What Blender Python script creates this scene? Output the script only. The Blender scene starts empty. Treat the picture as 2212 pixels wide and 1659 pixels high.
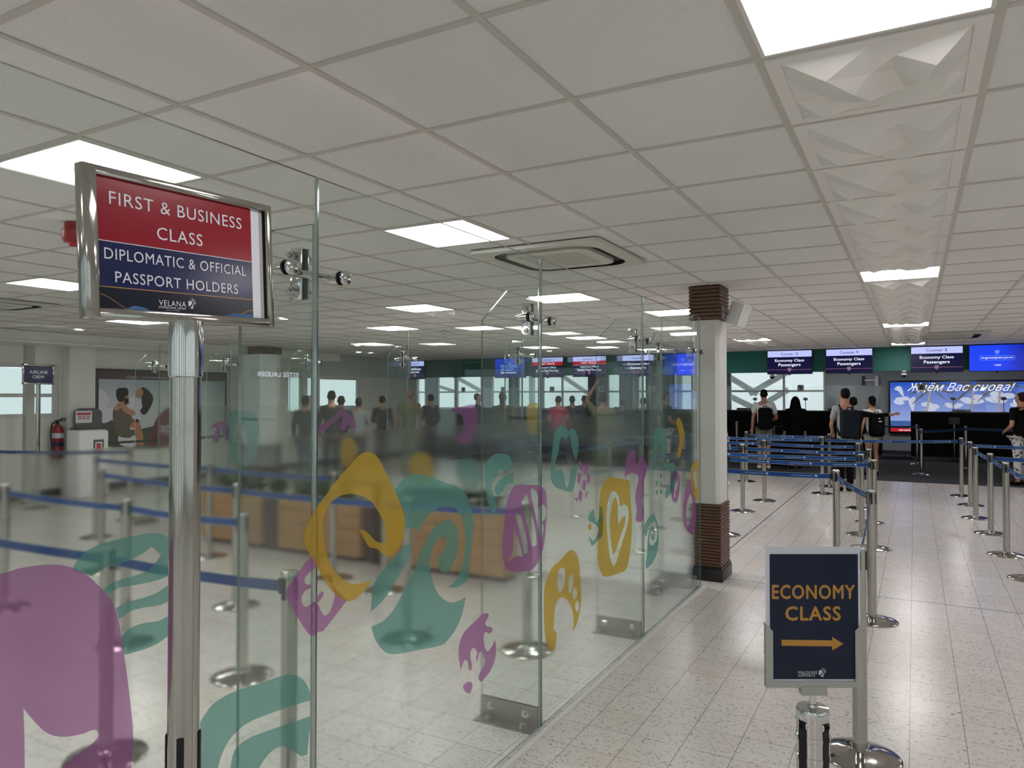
import bpy, bmesh, math, random
from mathutils import Vector, Matrix
from mathutils.geometry import tessellate_polygon, delaunay_2d_cdt
random.seed(7)
C = bpy.context.scene.collection
SC = bpy.context.scene
PI = math.pi

# ------------------------------------------------------------------ camera, world, exposure
FPX, YAW, PITCH, CZ = 1576.5, 0.50376, 0.016405, 1.65
fw = Vector((-math.sin(YAW)*math.cos(PITCH), math.cos(YAW)*math.cos(PITCH), math.sin(PITCH)))
rt = Vector((math.cos(YAW), math.sin(YAW), 0))
up = rt.cross(fw)
cam = bpy.data.cameras.new('camera'); camo = bpy.data.objects.new('camera', cam); C.objects.link(camo)
cam.sensor_fit = 'HORIZONTAL'; cam.sensor_width = 36; cam.lens = FPX/2212*36; cam.clip_end = 200; cam.clip_start = 0.02
Mx = Matrix.Identity(4)
for i in range(3):
    Mx[i][0], Mx[i][1], Mx[i][2] = rt[i], up[i], -fw[i]
Mx.translation = (0, 0, CZ)
camo.matrix_world = Mx
SC.camera = camo
w = bpy.data.worlds.new('sky'); SC.world = w; w.use_nodes = True
bg = w.node_tree.nodes['Background']; bg.inputs[0].default_value = (0.76, 0.87, 0.90, 1); bg.inputs[1].default_value = 0.86
SC.view_settings.view_transform = 'Standard'; SC.view_settings.look = 'None'
SC.view_settings.gamma = 1; SC.view_settings.exposure = 0.27; SC.view_settings.use_curve_mapping = False
SC.cycles.transparent_max_bounces = 40; SC.cycles.max_bounces = 16; SC.cycles.transmission_bounces = 14
SC.cycles.glossy_bounces = 6; SC.cycles.diffuse_bounces = 5
SC.cycles.caustics_reflective = False; SC.cycles.sample_clamp_indirect = 6
LAMP = 16.5          # radiance of the ceiling light panels

# photo measurement -> point on a plane of the room
def ray(px, py): return fw + rt*((px-1106)/FPX) - up*((py-829.5)/FPX)
def atx(px, py, x):
    d = ray(px, py); p = d*(x/d.x); return Vector((p.x, p.y, p.z+CZ))
def aty(px, py, y):
    d = ray(px, py); p = d*(y/d.y); return Vector((p.x, p.y, p.z+CZ))
def atz(px, py, z):
    d = ray(px, py); p = d*((z-CZ)/d.z); return Vector((p.x, p.y, z))

# ------------------------------------------------------------------ materials
MATS = {}
def lin(c):
    return tuple(((v/255)/12.92 if v/255 <= 0.04045 else ((v/255+0.055)/1.055)**2.4) for v in c)
def mat(name, rgb=(128,128,128), rough=0.5, metal=0.0, emit=0.0, spec=0.5, coat=0.0):
    m = bpy.data.materials.new(name); m.use_nodes = True; MATS[name] = m
    b = m.node_tree.nodes['Principled BSDF']; c = lin(rgb)+(1,)
    b.inputs['Base Color'].default_value = c; b.inputs['Roughness'].default_value = rough
    b.inputs['Metallic'].default_value = metal; b.inputs['Specular IOR Level'].default_value = spec
    b.inputs['Coat Weight'].default_value = coat
    if emit:
        b.inputs['Emission Color'].default_value = c; b.inputs['Emission Strength'].default_value = emit
    return m
def nt(m): return m.node_tree.nodes, m.node_tree.links
def pb(m): return m.node_tree.nodes['Principled BSDF']
def N(m, t, **kw):
    n = m.node_tree.nodes.new(t)
    for k, v in kw.items(): setattr(n, k, v)
    return n
def math_(m, op, a, b=None, c=None):
    n = N(m, 'ShaderNodeMath', operation=op); L = m.node_tree.links
    for i, v in enumerate((a, b, c)):
        if v is None: continue
        if isinstance(v, (int, float)): n.inputs[i].default_value = v
        else: L.new(v, n.inputs[i])
    return n.outputs[0]
def mixc(m, f, a, b, bt='MIX'):
    n = N(m, 'ShaderNodeMix', data_type='RGBA', blend_type=bt); L = m.node_tree.links
    for i, v in ((0, f), (6, a), (7, b)):
        if isinstance(v, tuple): n.inputs[i].default_value = v if len(v) == 4 else v+(1,)
        elif isinstance(v, (int, float)): n.inputs[i].default_value = v
        else: L.new(v, n.inputs[i])
    return n.outputs[2]
def coord(m, scale=(1,1,1)):
    t = N(m, 'ShaderNodeTexCoord'); mp = N(m, 'ShaderNodeMapping'); mp.inputs['Scale'].default_value = scale
    m.node_tree.links.new(t.outputs['Object'], mp.inputs[0]); return mp.outputs[0]
def noise(m, vec, scale, detail=3, rough=0.5):
    n = N(m, 'ShaderNodeTexNoise'); n.inputs['Scale'].default_value = scale; n.inputs['Detail'].default_value = detail
    n.inputs['Roughness'].default_value = rough
    m.node_tree.links.new(vec, n.inputs['Vector']); return n.outputs['Fac']
def ramp(m, fac, p0, p1, c0=(0,0,0), c1=(1,1,1)):
    n = N(m, 'ShaderNodeValToRGB'); n.color_ramp.elements[0].position = p0; n.color_ramp.elements[1].position = p1
    n.color_ramp.elements[0].color = c0+(1,); n.color_ramp.elements[1].color = c1+(1,)
    m.node_tree.links.new(fac, n.inputs[0]); return n.outputs[0]
def bump(m, h, strength=0.2, dist=0.002):
    n = N(m, 'ShaderNodeBump'); n.inputs['Strength'].default_value = strength; n.inputs['Distance'].default_value = dist
    m.node_tree.links.new(h, n.inputs['Height']); m.node_tree.links.new(n.outputs[0], pb(m).inputs['Normal'])
def setc(m, col): m.node_tree.links.new(col, pb(m).inputs['Base Color'])

# floor: vinyl tiles with flecks
m = mat('floor_tile', (205,201,196), 0.22); nd, L = nt(m)
v = coord(m); sx = N(m, 'ShaderNodeSeparateXYZ'); L.new(v, sx.inputs[0])
ux = math_(m, 'DIVIDE', math_(m, 'ADD', sx.outputs[0], 0.033), 0.2355); uy = math_(m, 'DIVIDE', math_(m, 'SUBTRACT', sx.outputs[1], 3.415), 0.2373)
fx = math_(m, 'FRACT', ux); fy = math_(m, 'FRACT', uy)
dx = math_(m, 'MINIMUM', fx, math_(m, 'SUBTRACT', 1, fx)); dy = math_(m, 'MINIMUM', fy, math_(m, 'SUBTRACT', 1, fy))
cb = N(m, 'ShaderNodeCombineXYZ'); L.new(math_(m, 'FLOOR', ux), cb.inputs[0]); L.new(math_(m, 'FLOOR', uy), cb.inputs[1])
wn = N(m, 'ShaderNodeTexWhiteNoise', noise_dimensions='3D'); L.new(cb.outputs[0], wn.inputs['Vector'])
tint = mixc(m, wn.outputs['Value'], (0.605,0.575,0.545), (0.65,0.625,0.605))
patch = noise(m, v, 1.3, 2); tint = mixc(m, math_(m, 'MULTIPLY', ramp(m, patch, 0.45, 0.7), 0.5), tint, (0.62,0.56,0.49))
vo = N(m, 'ShaderNodeTexVoronoi'); vo.inputs['Scale'].default_value = 1; vo.inputs['Randomness'].default_value = 1
mp = N(m, 'ShaderNodeMapping'); mp.inputs['Scale'].default_value = (50, 112, 1); mp.inputs['Rotation'].default_value = (0,0,0.35)
L.new(v, mp.inputs[0]); L.new(mp.outputs[0], vo.inputs['Vector'])
fleck = math_(m, 'LESS_THAN', vo.outputs['Distance'], 0.36)
sc = N(m, 'ShaderNodeSeparateColor'); L.new(vo.outputs['Color'], sc.inputs[0])
isd = math_(m, 'MULTIPLY', fleck, math_(m, 'GREATER_THAN', sc.outputs[0], 0.62))
isw = math_(m, 'MULTIPLY', fleck, math_(m, 'LESS_THAN', sc.outputs[0], 0.22))
isb = math_(m, 'MULTIPLY', fleck, math_(m, 'GREATER_THAN', sc.outputs[0], 0.975))
col = mixc(m, math_(m, 'MULTIPLY', isd, 0.9), tint, (0.29,0.27,0.245)); col = mixc(m, math_(m, 'MULTIPLY', isw, 0.4), col, (0.76,0.75,0.72))
col = mixc(m, isb, col, (0.06,0.055,0.05))
jn = noise(m, v, 2.2, 2)
jx = math_(m, 'LESS_THAN', dx, 0.0075); jy = math_(m, 'LESS_THAN', dy, 0.0065)
j = math_(m, 'MAXIMUM', math_(m, 'MULTIPLY', jx, 0.95), math_(m, 'MULTIPLY', jy, ramp(m, jn, 0.25, 0.52)))
j = math_(m, 'MULTIPLY', j, 0.75)
ex = math_(m, 'LESS_THAN', math_(m, 'ABSOLUTE', math_(m, 'SUBTRACT', sx.outputs[1], 6.737)), 0.006)
ex2 = math_(m, 'MULTIPLY', math_(m, 'LESS_THAN', math_(m, 'ABSOLUTE', math_(m, 'ADD', sx.outputs[0], 1.76)), 0.007), math_(m, 'GREATER_THAN', sx.outputs[1], 6.9))
j = math_(m, 'MAXIMUM', j, math_(m, 'MAXIMUM', ex, ex2))
setc(m, mixc(m, j, col, (0.085,0.075,0.065)))
pb(m).inputs['Roughness'].default_value = 0.22; pb(m).inputs['Specular IOR Level'].default_value = 0.45
# ceiling tiles
m = mat('ceiling_tile', (224,221,214), 0.95, spec=0.1); v = coord(m)
n1 = noise(m, v, 95, 2); pit = ramp(m, noise(m, v, 210, 2), 0.28, 0.36, (0.62,0.62,0.60), (1,1,1))
st = noise(m, v, 0.8, 2); base = mixc(m, ramp(m, st, 0.40, 0.66), (0.80,0.795,0.78), (0.76,0.755,0.735))
setc(m, mixc(m, 1.0, base, pit, 'MULTIPLY')); bump(m, n1, 0.35, 0.002)
mat('ceiling_bar', (200,197,190), 0.6)
mat('relief_white', (232,230,225), 0.38)
m = mat('diffuser', (255,250,249), 0.6, emit=LAMP)
mat('lamp_frame', (225,225,222), 0.5)
mat('white_paint', (214,214,210), 0.45)
mat('wall_white', (232,233,226), 0.75)
mat('wall_grey', (158,166,172), 0.7)
mat('wall_dark', (84,90,94), 0.7)
m = mat('wood_brown', (96,60,42), 0.45); v = coord(m, (3,3,40)); setc(m, mixc(m, noise(m, v, 3, 4), (0.085,0.040,0.024), (0.16,0.082,0.052)))
m = mat('planter_wood', (168,112,60), 0.5); v = coord(m, (1.5,1.5,12)); setc(m, mixc(m, noise(m, v, 3, 4), (0.30,0.155,0.055), (0.46,0.26,0.10)))
mat('planter_dark', (58,36,28), 0.5)
mat('soil', (50,38,28), 0.95)
m = mat('foliage', (52,74,40), 0.55); v = coord(m); setc(m, mixc(m, noise(m, v, 14, 2), (0.018,0.040,0.014), (0.06,0.11,0.035)))
mat('plinth_black', (22,22,24), 0.35)
m = mat('steel', (176,174,168), 0.17, 1.0); v = coord(m, (1,1,1))
nl = m.node_tree.links; nl.new(math_(m, 'ADD', math_(m, 'MULTIPLY', noise(m, v, 8, 3), 0.14), 0.03), pb(m).inputs['Roughness'])
mat('chrome', (205,205,203), 0.06, 1.0)
m = mat('brushed_steel', (150,148,142), 0.32, 1.0); v = coord(m, (2,2,60)); setc(m, mixc(m, noise(m, v, 4, 3), (0.22,0.215,0.20), (0.36,0.35,0.33)))
mat('black_plastic', (14,14,15), 0.4)
mat('rubber_black', (8,8,9), 0.7)
mat('belt_blue', (22,66,128), 0.75, spec=0.25)
mat('belt_edge', (150,160,150), 0.8)
mat('belt_print', (196,214,232), 0.7)
m = mat('carpet', (74,78,84), 0.95, spec=0.1); v = coord(m); setc(m, mixc(m, noise(m, v, 180, 3), (0.028,0.031,0.036), (0.075,0.08,0.088))); bump(m, noise(m, v, 300, 2), 0.5, 0.003)
mat('counter_black', (5,5,6), 0.45, spec=0.12)
mat('counter_top', (18,18,19), 0.25)
mat('fascia_teal', (18,104,96), 0.55)
mat('fascia_pale', (188,206,196), 0.6)
mat('skirting', (52,52,54), 0.5)
mat('grey_plastic', (168,170,164), 0.45)
mat('dark_grey_plastic', (74,78,78), 0.5)
mat('red_plastic', (150,22,34), 0.35)
mat('signal_red', (176,24,36), 0.5)
mat('navy_print', (28,38,84), 0.16, spec=0.35)
mat('red_print', (150,20,40), 0.16, spec=0.35)
mat('ink_print', (28,34,50), 0.16, spec=0.35)
mat('blue_print', (40,110,170), 0.4)
mat('gold_print', (196,142,80), 0.5)
mat('white_print', (236,236,240), 0.5)
mat('eco_navy', (30,37,62), 0.6, spec=0.1)
mat('eco_orange', (206,146,52), 0.5)
mat('paper_white', (228,230,240), 0.5)
mat('holder_grey', (160,163,156), 0.45)
mat('grille_grey', (120,118,110), 0.6)
mat('ac_white', (206,204,194), 0.45)
mat('number_dark', (30,34,60), 0.5)
mat('foam_white', (235,235,235), 0.6)
mat('skin_tan', (176,128,102), 0.55); mat('skin_brown', (120,82,62), 0.55)
mat('hair_black', (12,10,10), 0.7, spec=0.15); mat('hair_brown', (46,30,22), 0.7, spec=0.15)
for n_, c_ in dict(cloth_white=(214,214,214), cloth_black=(8,8,9), cloth_grey=(150,152,156), cloth_olive=(92,92,66), cloth_green=(166,180,158),
                   cloth_khaki=(110,116,96), cloth_magenta=(170,30,84), cloth_navy=(30,36,54), cloth_charcoal=(52,54,58), cloth_denim=(52,66,92)).items(): mat(n_, c_, 0.9, spec=0.15)
m = mat('cloth_pattern', (205,205,205), 0.9); v = coord(m); setc(m, mixc(m, ramp(m, noise(m, v, 22, 1), 0.60, 0.62), (0.56,0.56,0.56), (0.03,0.03,0.03)))
mat('bag_black', (7,7,8), 0.8, spec=0.12); mat('bag_slate', (22,29,37), 0.85, spec=0.15)
for n_, c_, e_ in (('screen_navy',(10,12,66),0.55), ('screen_header',(190,196,255),0.85), ('screen_white',(235,238,255),0.95), ('screen_ink',(20,24,60),0.2), ('screen_pink',(225,150,165),0.5), ('screen_red',(190,24,40),0.8), ('screen_paleblue',(120,170,255),0.8),
                   ('poster_cloud_glare',(200,206,232),0.75), ('poster_palm',(96,92,84),0.55), ('poster_trunk',(190,165,150),0.6), ('poster_white',(240,240,250),0.95), ('poster_red',(196,40,52),0.6), ('poster_sea',(70,110,176),0.6), ('sign_lit',(235,240,255),7.0), ('downlight',(255,246,225),9.0)):
    m = mat(n_, c_, 0.4, emit=e_, spec=0.15); 
    if n_.startswith(('screen','poster')): pb(m).inputs['Base Color'].default_value = (0.01,0.01,0.01,1)
def grad(name, axis, c0, c1, z0, z1, emit=0.0):
    m = mat(name, (100,100,100), 0.4); v = coord(m); s = N(m, 'ShaderNodeSeparateXYZ'); m.node_tree.links.new(v, s.inputs[0])
    f = N(m, 'ShaderNodeMapRange'); m.node_tree.links.new(s.outputs[axis], f.inputs[0]); f.inputs[1].default_value = z0; f.inputs[2].default_value = z1
    c = mixc(m, f.outputs[0], lin(c0), lin(c1))
    if emit:
        pb(m).inputs['Base Color'].default_value = (0.01,0.01,0.01,1)
        m.node_tree.links.new(c, pb(m).inputs['Emission Color']); pb(m).inputs['Emission Strength'].default_value = emit
    else: setc(m, c)
grad('screen_blue', 0, (14,64,250), (8,22,150), 0.05, 0.5, 0.8)      # artwork on the screen
grad('screen_blue2', 2, (30,44,120), (20,70,240), -0.2, 0.25, 0.7)
grad('poster_sky', 2, (150,168,222), (34,84,196), 0.3, 1.35, 0.75)    # printed sky artwork
grad('ad_sky', 2, (206,214,216), (60,130,170), 0.75, 1.9)
mat('ad_brown', (70,48,48), 0.4); mat('ad_green', (44,62,38), 0.5); mat('ad_olive', (92,84,62), 0.6); mat('ad_skin', (196,140,110), 0.6); mat('ad_orange', (204,128,84), 0.6); mat('ad_maroon', (112,22,32), 0.4)

def fres(m):                       # facing-based reflection of a thin clear sheet
    lw = N(m, 'ShaderNodeLayerWeight'); lw.inputs['Blend'].default_value = 0.5
    p = math_(m, 'POWER', lw.outputs['Facing'], 5.0)
    return math_(m, 'ADD', math_(m, 'MULTIPLY', p, 0.92), 0.035)
def glassmat(name, tint):
    m = bpy.data.materials.new(name); m.use_nodes = True; MATS[name] = m; nd, L = nt(m)
    nd.remove(nd['Principled BSDF']); out = nd['Material Output']
    t = N(m, 'ShaderNodeBsdfTransparent'); t.inputs[0].default_value = tint+(1,)
    g = N(m, 'ShaderNodeBsdfGlossy'); g.inputs['Roughness'].default_value = 0.0; g.inputs[0].default_value = (1,1,1,1)
    mx = N(m, 'ShaderNodeMixShader'); L.new(fres(m), mx.inputs[0]); L.new(t.outputs[0], mx.inputs[1]); L.new(g.outputs[0], mx.inputs[2])
    L.new(mx.outputs[0], out.inputs[0]); return m
glassmat('glass', (0.945,0.975,0.962))
glassmat('window_glass', (0.97,0.98,0.98))
m = mat('glass_edge', (120,142,138), 0.15); pb(m).inputs['Transmission Weight'].default_value = 0.35
m = bpy.data.materials.new('frosted_film'); m.use_nodes = True; MATS['frosted_film'] = m; nd, L = nt(m); nd.remove(nd['Principled BSDF'])
rf = N(m, 'ShaderNodeBsdfRefraction'); rf.inputs['Roughness'].default_value = 0.235; rf.inputs['IOR'].default_value = 1.03; rf.inputs[0].default_value = (0.975,0.985,0.975,1)
df = N(m, 'ShaderNodeBsdfDiffuse'); df.inputs[0].default_value = (0.75,0.77,0.75,1)
tl = N(m, 'ShaderNodeBsdfTranslucent'); tl.inputs[0].default_value = (0.75,0.77,0.75,1)
m1 = N(m, 'ShaderNodeMixShader'); L.new(df.outputs[0], m1.inputs[1]); L.new(tl.outputs[0], m1.inputs[2])
m2 = N(m, 'ShaderNodeMixShader'); m2.inputs[0].default_value = 0.012; L.new(rf.outputs[0], m2.inputs[1]); L.new(m1.outputs[0], m2.inputs[2]); L.new(m2.outputs[0], nd['Material Output'].inputs[0])
def decal(name, rgb, tr):
    m = bpy.data.materials.new(name); m.use_nodes = True; MATS[name] = m; nd, L = nt(m); nd.remove(nd['Principled BSDF'])
    c = lin(rgb)+(1,)
    t = N(m, 'ShaderNodeBsdfTransparent'); mxv = max(c[:3]); t.inputs[0].default_value = tuple((v/mxv)**0.5*0.92 for v in c[:3])+(1,)
    d = N(m, 'ShaderNodeBsdfDiffuse'); d.inputs[0].default_value = c
    tl = N(m, 'ShaderNodeBsdfTranslucent'); tl.inputs[0].default_value = c
    a = N(m, 'ShaderNodeMixShader'); a.inputs[0].default_value = 0.45; L.new(d.outputs[0], a.inputs[1]); L.new(tl.outputs[0], a.inputs[2])
    b = N(m, 'ShaderNodeMixShader'); b.inputs[0].default_value = tr; L.new(a.outputs[0], b.inputs[1]); L.new(t.outputs[0], b.inputs[2])
    L.new(b.outputs[0], nd['Material Output'].inputs[0])
decal('teal_film', (104,152,146), 0.40)
decal('purple_film', (160,108,158), 0.40)
decal('yellow_film', (196,162,72), 0.38)
glassmat('acrylic', (0.97,0.98,0.98))
for n_ in MATS['acrylic'].node_tree.nodes:
    if n_.type == 'BSDF_GLOSSY': n_.inputs[0].default_value = (0.25,0.25,0.25,1)

# ------------------------------------------------------------------ mesh helpers
class MB:
    def __init__(s): s.v = []; s.f = []; s.m = []
    def add(s, vs, fs, mi=0):
        o = len(s.v); s.v += [tuple(v) for v in vs]; s.f += [tuple(i+o for i in f) for f in fs]; s.m += [mi]*len(fs); return s
    def box(s, x0, x1, y0, y1, z0, z1, mi=0, bev=0.0):
        if bev > 0:
            bm = bmesh.new(); bmesh.ops.create_cube(bm, size=1)
            for v in bm.verts: v.co = Vector(((x0+x1)/2+v.co.x*(x1-x0), (y0+y1)/2+v.co.y*(y1-y0), (z0+z1)/2+v.co.z*(z1-z0)))
            bmesh.ops.bevel(bm, geom=bm.edges[:], offset=bev, segments=2, affect='EDGES', profile=0.5)
            bm.verts.ensure_lookup_table(); bm.verts.index_update()
            s.add([v.co for v in bm.verts], [[v.index for v in f.verts] for f in bm.faces], mi); bm.free(); return s
        v = [(x,y,z) for x in (x0,x1) for y in (y0,y1) for z in (z0,z1)]
        return s.add(v, [(0,1,3,2),(4,6,7,5),(0,4,5,1),(2,3,7,6),(0,2,6,4),(1,5,7,3)], mi)
    def lathe(s, prof, n=24, mi=0, c=(0,0)):
        vs = []; fs = []
        for r, z in prof:
            for k in range(n): a = 2*PI*k/n; vs.append((c[0]+r*math.cos(a), c[1]+r*math.sin(a), z))
        for i in range(len(prof)-1):
            for k in range(n):
                a, b = i*n+k, i*n+(k+1) % n; fs.append((a, b, b+n, a+n))
        return s.add(vs, fs, mi)
    def tube(s, pts, r, n=10, mi=0, cap=True):
        pts = [Vector(p) for p in pts]; rs = r if isinstance(r, (list, tuple)) else [r]*len(pts)
        vs = []; fs = []; ref = None
        for i, p in enumerate(pts):
            t = (pts[min(i+1, len(pts)-1)]-pts[max(i-1, 0)]).normalized()
            if ref is None: ref = Vector((0,0,1)) if abs(t.z) < 0.9 else Vector((1,0,0))
            a = t.cross(ref).normalized(); b = a.cross(t).normalized(); ref = b
            for k in range(n): q = 2*PI*k/n; vs.append(p+(a*math.cos(q)+b*math.sin(q))*rs[i])
        for i in range(len(pts)-1):
            for k in range(n):
                x, y = i*n+k, i*n+(k+1) % n; fs.append((x, y, y+n, x+n))
        if cap: fs += [tuple(range(n-1, -1, -1)), tuple((len(pts)-1)*n+k for k in range(n))]
        return s.add(vs, fs, mi)
    def prism(s, poly, h0, h1, fr, mi=0):          # poly in plane frame fr=(O,X,Y,N), between offsets h0,h1 along N
        O, X, Y, Nn = fr; n = len(poly)
        vs = [O+X*p[0]+Y*p[1]+Nn*h0 for p in poly]+[O+X*p[0]+Y*p[1]+Nn*h1 for p in poly]
        return s.add(vs, [tuple(range(n-1, -1, -1)), tuple(range(n, 2*n))]+[(i, (i+1) % n, (i+1) % n+n, i+n) for i in range(n)], mi)
    def flat(s, loops, fr, h=0.0, mi=0):           # filled 2D loops (outer first, then holes)
        O, X, Y, Nn = fr
        tri = tessellate_polygon([[Vector((p[0], p[1], 0)) for p in l] for l in loops]); allp = [p for l in loops for p in l]
        vs = [O+X*p[0]+Y*p[1]+Nn*h for p in allp]; fs = []
        for t in tri:
            a, b, c = [allp[i] for i in t]
            if abs((b[0]-a[0])*(c[1]-a[1])-(b[1]-a[1])*(c[0]-a[0])) < 1e-12: continue
            fs.append(t if (b[0]-a[0])*(c[1]-a[1])-(b[1]-a[1])*(c[0]-a[0]) > 0 else t[::-1])
        return s.add(vs, fs, mi)
    def ball(s, c, r, n=12, k=8, mi=0):
        r = r if isinstance(r, (list, tuple)) else (r,r,r); vs = []; fs = []
        for i in range(k+1):
            t = PI*i/k
            for q in range(n): a = 2*PI*q/n; vs.append((c[0]+r[0]*math.sin(t)*math.cos(a), c[1]+r[1]*math.sin(t)*math.sin(a), c[2]+r[2]*math.cos(t)))
        for i in range(k):
            for q in range(n): a, b = i*n+q, i*n+(q+1) % n; fs.append((a, a+n, b+n, b))
        return s.add(vs, fs, mi)
    def text(s, body, box, fr, h=0.0008, mi=0, bold=0.0, shear=0.0, space=1.0, keep=False):
        # glyphs scaled to fill box=(u0,u1,v0,v1) in the frame; keep=True keeps the letter shape, centred
        cu = bpy.data.curves.new('t', 'FONT'); cu.body = body; cu.shear = shear; cu.space_character = space
        cu.align_x = 'CENTER'; cu.resolution_u = 3; cu.space_line = 1.0
        o = bpy.data.objects.new('t', cu); me = o.to_mesh()
        vs = [v.co.copy() for v in me.vertices]; fs = [tuple(p.vertices) for p in me.polygons]; o.to_mesh_clear()
        bpy.data.objects.remove(o); bpy.data.curves.remove(cu)
        if not vs: return s
        x0 = min(v.x for v in vs); x1 = max(v.x for v in vs); y0 = min(v.y for v in vs); y1 = max(v.y for v in vs)
        u0, u1, v0, v1 = box; ku = (u1-u0)/(x1-x0); kv = (v1-v0)/(y1-y0)
        if keep: ku = kv = min(ku, kv)
        cu_, cv_ = (u0+u1)/2, (v0+v1)/2; O, X, Y, Nn = fr
        for du, dv in ([(0,0)] if bold < 0.004 else [(-1,0),(1,0),(0,1),(0,-1)]):      # heavier strokes
            e = bold*0.7
            s.add([O+X*(cu_+(v.x-(x0+x1)/2+du*e)*ku)+Y*(cv_+(v.y-(y0+y1)/2+dv*e)*kv)+Nn*(h+(du+2*dv)*0.00001) for v in vs], fs, mi)
        return s
    def mesh(s, name, mats, origin=(0,0,0), smooth=35):
        me = bpy.data.meshes.new(name); o = Vector(origin)
        me.from_pydata([tuple(Vector(v)-o) for v in s.v], [], s.f)
        for mm in ([mats] if isinstance(mats, str) else mats): me.materials.append(MATS[mm])
        me.polygons.foreach_set('material_index', s.m)
        if smooth:
            me.shade_smooth(); me.set_sharp_from_angle(angle=math.radians(smooth))
        return me
    def build(s, name, mats, parent=None, origin=(0,0,0), smooth=35, label=None):
        o = bpy.data.objects.new(name, s.mesh(name, mats, origin, smooth)); C.objects.link(o)
        if parent is not None: o.parent = parent
        if label: o['label'] = label
        return o
def frame(O, X, Y):
    X = Vector(X).normalized(); Y = Vector(Y).normalized(); return (Vector(O), X, Y, X.cross(Y))
def thing(name, label, cat, loc=(0,0,0), rz=0, group=None):
    o = bpy.data.objects.new(name, None); C.objects.link(o); o.location = loc; o.rotation_euler = (0,0,rz); o.empty_display_size = 0.1
    o['label'] = label; o['category'] = cat
    if group: o['group'] = group
    return o
def tag(o, label, cat, group=None, loc=None):
    o['label'] = label; o['category'] = cat
    if group: o['group'] = group
    return o
def struct(name, mb, mats, parent=None, smooth=35):
    o = mb.build(name, mats, parent, smooth=smooth)
    if parent is None: o['kind'] = 'structure'
    return o
def dup(root, loc, rz, label, group=None):
    r = root.copy(); C.objects.link(r); r.location = loc; r.rotation_euler = (0,0,rz); r['label'] = label
    if group: r['group'] = group
    def rec(a, b):
        for ch in list(a.children):
            if ch.name.startswith('belt') and not ch.name.startswith('belt_slot'): continue
            c = ch.copy(); C.objects.link(c); c.parent = b; rec(ch, c)
    rec(root, r); return r
def single(name, mb, mats, loc, label, cat, group=None, smooth=35):
    o = mb.build(name, mats, None, loc, smooth); o.location = loc; return tag(o, label, cat, group)
def crom(pts, n=5, closed=True):                      # smooth outline through points; a point given as (x,y,1) stays a corner
    out = []; k = len(pts)
    for i in range(k):
        p0, p1, p2, p3 = pts[(i-1) % k], pts[i], pts[(i+1) % k], pts[(i+2) % k]
        def tan(a, b, c): return (0,0) if len(b) > 2 else ((c[0]-a[0])/2, (c[1]-a[1])/2)
        t1, t2 = tan(p0, p1, p2), tan(p1, p2, p3)
        if len(p1) > 2: t1 = ((p2[0]-p1[0])*0.6, (p2[1]-p1[1])*0.6)
        if len(p2) > 2: t2 = ((p2[0]-p1[0])*0.6, (p2[1]-p1[1])*0.6)
        for q in range(n):
            t = q/n; a = 2*t**3-3*t*t+1; b = t**3-2*t*t+t; c = -2*t**3+3*t*t; d = t**3-t*t
            out.append((a*p1[0]+b*t1[0]+c*p2[0]+d*t2[0], a*p1[1]+b*t1[1]+c*p2[1]+d*t2[1]))
    return out
def rrect(w, h, r, n=6, c=(0,0)):
    out = []
    for k, (sx_, sy_) in enumerate(((1,1),(-1,1),(-1,-1),(1,-1))):
        for q in range(n+1):
            a = k*PI/2+q*PI/2/n; out.append((c[0]+sx_*(w/2-r)+r*math.cos(a), c[1]+sy_*(h/2-r)+r*math.sin(a)))
    return out

# ------------------------------------------------------------------ room shell
CH = 2.642
XL, XR, YB, YF = -12.5, 7.5, -6.5, 23.5
struct('floor', MB().box(XL-6, XR, YB, 15.95, -0.05, 0.0), 'floor_tile')
struct('floor_carpet', MB().box(XL-6, XR, 15.95, YF, -0.05, 0.004), 'carpet')
def kx(k): return -2.797+0.6*k
def jy(j): return 1.625+0.6*j
mb = MB().box(XL-6, XR, YB, YF, CH+0.006, CH+0.05, 0)
for k in range(-26, 18):
    if XL-6 < kx(k) < XR: mb.box(kx(k)-0.0125, kx(k)+0.0125, YB, YF, CH, CH+0.008, 1)
for j in range(-13, 37):
    if YB < jy(j) < YF: mb.box(XL-6, XR, jy(j)-0.0115, jy(j)+0.0115, CH+0.0006, CH+0.008, 1)
struct('ceiling', mb, ['ceiling_tile', 'ceiling_bar'], smooth=0)

def wall(name, axis, c0, c1, a0, a1, z1, ops, m):
    mb = MB(); a = a0
    def bx(p, q, zz0, zz1):
        if q-p < 1e-4 or zz1-zz0 < 1e-4: return
        if axis == 'x': mb.box(p, q, c0, c1, zz0, zz1)
        else: mb.box(c0, c1, p, q, zz0, zz1)
    for (p, q, z0_, z1_) in sorted(ops):
        bx(a, p, 0, z1); bx(p, q, 0, z0_); bx(p, q, z1_, z1); a = q
    bx(a, a1, 0, z1)
    return struct(name, mb, m, smooth=0)
ZW0, ZW1 = 1.17, 2.42
FARWIN = [(1576,1782),(1455,1496),(1377,1399),(1312,1342),(1172,1276),(1118,1168),(1062,1106),(986,1040),(945,983),(901,919),(877,898)]
far_ops = [(aty(a, 830, YF).x, aty(b, 830, YF).x, ZW0, ZW1) for a, b in FARWIN]
wall('wall_far', 'x', YF, YF+0.15, XL-6, XR, 2.7, far_ops, 'wall_grey')
LWIN = [(590,604,1.20,2.12),(622,656,1.26,2.12),(663,684,1.62,2.12),(690,778,1.36,2.10)]
left_ops = [(4.2, 7.02, 1.30, 2.17)]+[(atx(a, 840, XL).y, atx(b, 840, XL).y, z0_, z1_) for a, b, z0_, z1_ in LWIN]
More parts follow.
